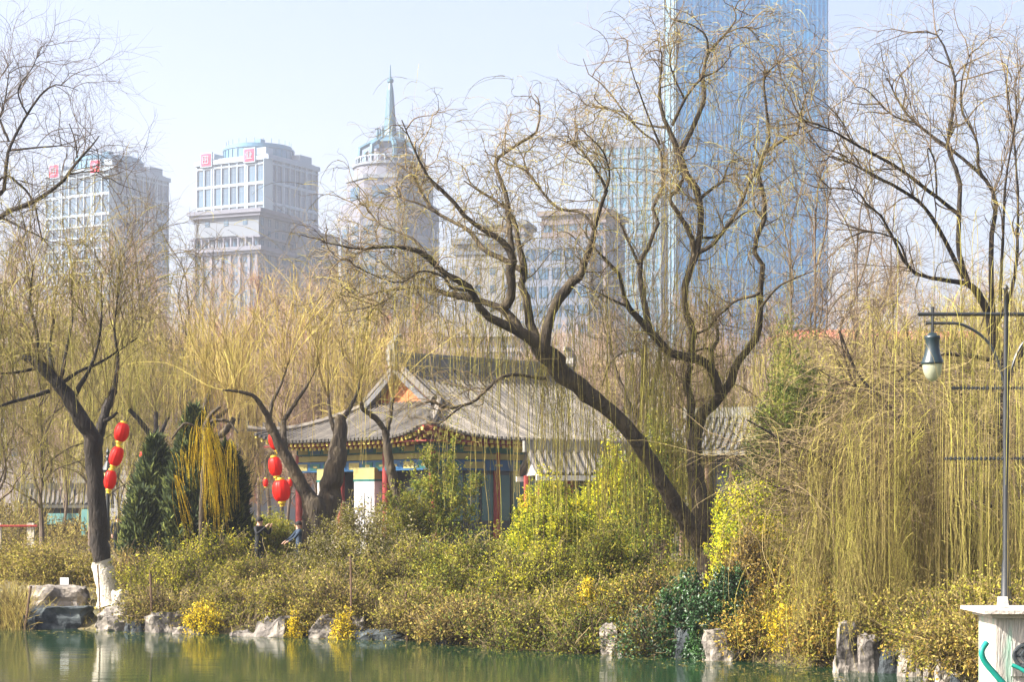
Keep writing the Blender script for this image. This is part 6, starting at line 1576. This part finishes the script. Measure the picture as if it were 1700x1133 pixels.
def person(label, px, top, D, h, yaw, pose, mat, group='people behind the bushes'):
    c = P(px, top, D); z0 = float(gz(c[0], D)); s = h / 1.72
    r = thing('person', label, 'person', (c[0], D, z0), group, world_coords=False, rz=R(yaw)); r.scale = (s, s, s)
    J = {'pelvis': (0, 0, .95), 'waist': (0, 0, 1.1), 'chest': (0, .0, 1.32), 'neck': (0, -.01, 1.48), 'head': (0, -.03, 1.60), 'crown': (0, -.02, 1.68)}
    E = [('pelvis', 'waist'), ('waist', 'chest'), ('chest', 'neck'), ('neck', 'head'), ('head', 'crown')]
    Rd = {'pelvis': .155, 'waist': .145, 'chest': .165, 'neck': .06, 'head': .095, 'crown': .07}
    for sx, sd in ((-1, 'l'), (1, 'r')):
        J['sh' + sd] = (sx * .19, 0, 1.42); E.append(('chest', 'sh' + sd)); Rd['sh' + sd] = .07
        if pose == 'phone': el, wr = (sx * .30, -.16, 1.22), (sx * .12, -.36, 1.45)
        elif pose == 'bend': el, wr = (sx * .26, -.20, 1.18), (sx * .2, -.42, 1.05)
        else: el, wr = (sx * .27, .02, 1.14), (sx * .25, -.10, .90)
        J['el' + sd], J['wr' + sd] = el, wr; E += [('sh' + sd, 'el' + sd), ('el' + sd, 'wr' + sd)]; Rd['el' + sd] = .052; Rd['wr' + sd] = .033
        wv = Vector(wr); dv = (wv - Vector(el)).normalized(); pv = wv + dv * .07
        J['pa' + sd] = tuple(pv); E.append(('wr' + sd, 'pa' + sd)); Rd['pa' + sd] = .036
        side = Vector((1, 0, 0))
        for q in range(4):
            k_ = 'f%d%s' % (q, sd); base = pv + side * (q - 1.5) * .019
            J[k_] = tuple(base + dv * (.045 + .008 * (q in (1, 2)))); J[k_ + 'b'] = tuple(base + dv * .06 + Vector((0, -.02, -.02))); Rd[k_] = .009; Rd[k_ + 'b'] = .008
            E += [('pa' + sd, k_), (k_, k_ + 'b')]
        J['th' + sd] = tuple(wv + dv * .05 - side * sx * .05); E.append(('wr' + sd, 'th' + sd)); Rd['th' + sd] = .010
        J['hip' + sd] = (sx * .09, 0, .90); J['kn' + sd] = (sx * .10, -.03, .50); J['an' + sd] = (sx * .10, .02, .09); J['to' + sd] = (sx * .12, -.15, .035)
        E += [('pelvis', 'hip' + sd), ('hip' + sd, 'kn' + sd), ('kn' + sd, 'an' + sd), ('an' + sd, 'to' + sd)]
        Rd.update({'hip' + sd: .10, 'kn' + sd: .065, 'an' + sd: .045, 'to' + sd: .04})
    names = list(J); me = bpy.data.meshes.new('body'); me.from_pydata([J[n] for n in names], [(names.index(a_), names.index(b_)) for a_, b_ in E], [])
    o = bpy.data.objects.new('body', me); scene.collection.objects.link(o)
    o.modifiers.new('s', 'SKIN'); sv = me.skin_vertices[0].data
    for i, n in enumerate(names): sv[i].radius = (Rd[n], Rd[n] * (.72 if n in ('pelvis', 'waist', 'chest') else 1)); sv[i].use_root = n == 'pelvis'
    o.modifiers.new('d', 'SUBSURF').levels = 1
    dg = bpy.context.evaluated_depsgraph_get(); m2 = bpy.data.meshes.new_from_object(o.evaluated_get(dg)); o.modifiers.clear(); o.data = m2
    co = np.zeros(len(m2.vertices) * 3); m2.vertices.foreach_get('co', co); co = co.reshape(-1, 3)
    m2.materials.clear()
    for k_ in (mat, 'skin', 'cloth_black'): m2.materials.append(M[k_])
    hand = [Vector(J['pal']), Vector(J['par'])]
    for p in m2.polygons:
        z = p.center.z; p.use_smooth = True
        p.material_index = 1 if (z > 1.49 or min((p.center - h_).length for h_ in hand) < .10) else (2 if z < .93 else 0)
    o.parent = r
    # face and hair
    hd = Vector(J['head'])
    f = MB(); f.lathe(hd + Vector((0, -.105, -.0)), [(0, -.02), (.016, -.014), (.010, .02), (0, .03)], 8); f.build('nose', M['skin'], r, loc=(0, 0, 0))
    for sx in (-1, 1):
        MB().lathe(hd + Vector((sx * .035, -.088, .02)), [(0, -.009), (.011, 0), (0, .009)], 8).build('eye', M['hair'], r, loc=(0, 0, 0))
        MB().lathe(hd + Vector((sx * .098, 0, 0)), [(0, -.03), (.014, -.01), (.016, .02), (0, .032)], 8).build('ear', M['skin'], r, loc=(0, 0, 0))
    MB().box(hd + Vector((0, -.092, -.048)), (.045, .012, .010)).build('mouth', M['red_paint'], r, loc=(0, 0, 0))
    pr = [(.118 * math.cos(t), .125 * math.sin(t)) for t in np.linspace(-.15, 1.57, 8)]
    MB().lathe(hd + Vector((0, .022, .025)), pr, 18).build('hair', M['hair'], r, smooth=True, loc=(0, 0, 0))
    return r
person('person in black jacket with one raised hand, behind the grey-olive bush', 430, 866, 60, 1.72, 60, 'phone', 'cloth_black')
person('person in dark blue coat beside the stout pollard trunk', 496, 877, 60, 1.55, -70, 'bend', 'cloth_blue')
person('small dark distant figure right of the whitewashed willow', 195, 858, 84, 1.65, 20, 'walk', 'cloth_black')

# ------------------------------------------------------------------ haze
def haze():
    b = MB().box((0, 650, 125), (1700, 1900, 256))
    m = bpy.data.materials.new('haze_air'); m.use_nodes = True; t = m.node_tree
    t.nodes.clear()
    o = t.nodes.new("ShaderNodeOutputMaterial"); v = t.nodes.new("ShaderNodeVolumePrincipled")
    v.inputs['Color'].default_value = (.86, .90, 1.0, 1); v.inputs['Density'].default_value = HAZE; v.inputs['Anisotropy'].default_value = 0.2
    t.links.new(v.outputs[0], o.inputs['Volume'])
    tag(b.build('haze', m), kind='stuff')
HAZE = 0.00033
haze()
for o in list(bpy.data.objects):
    if '_o' in o: del o['_o']
for o in list(bpy.data.objects):
    for k_ in ('height', 'used'):
        if k_ in o: del o[k_]
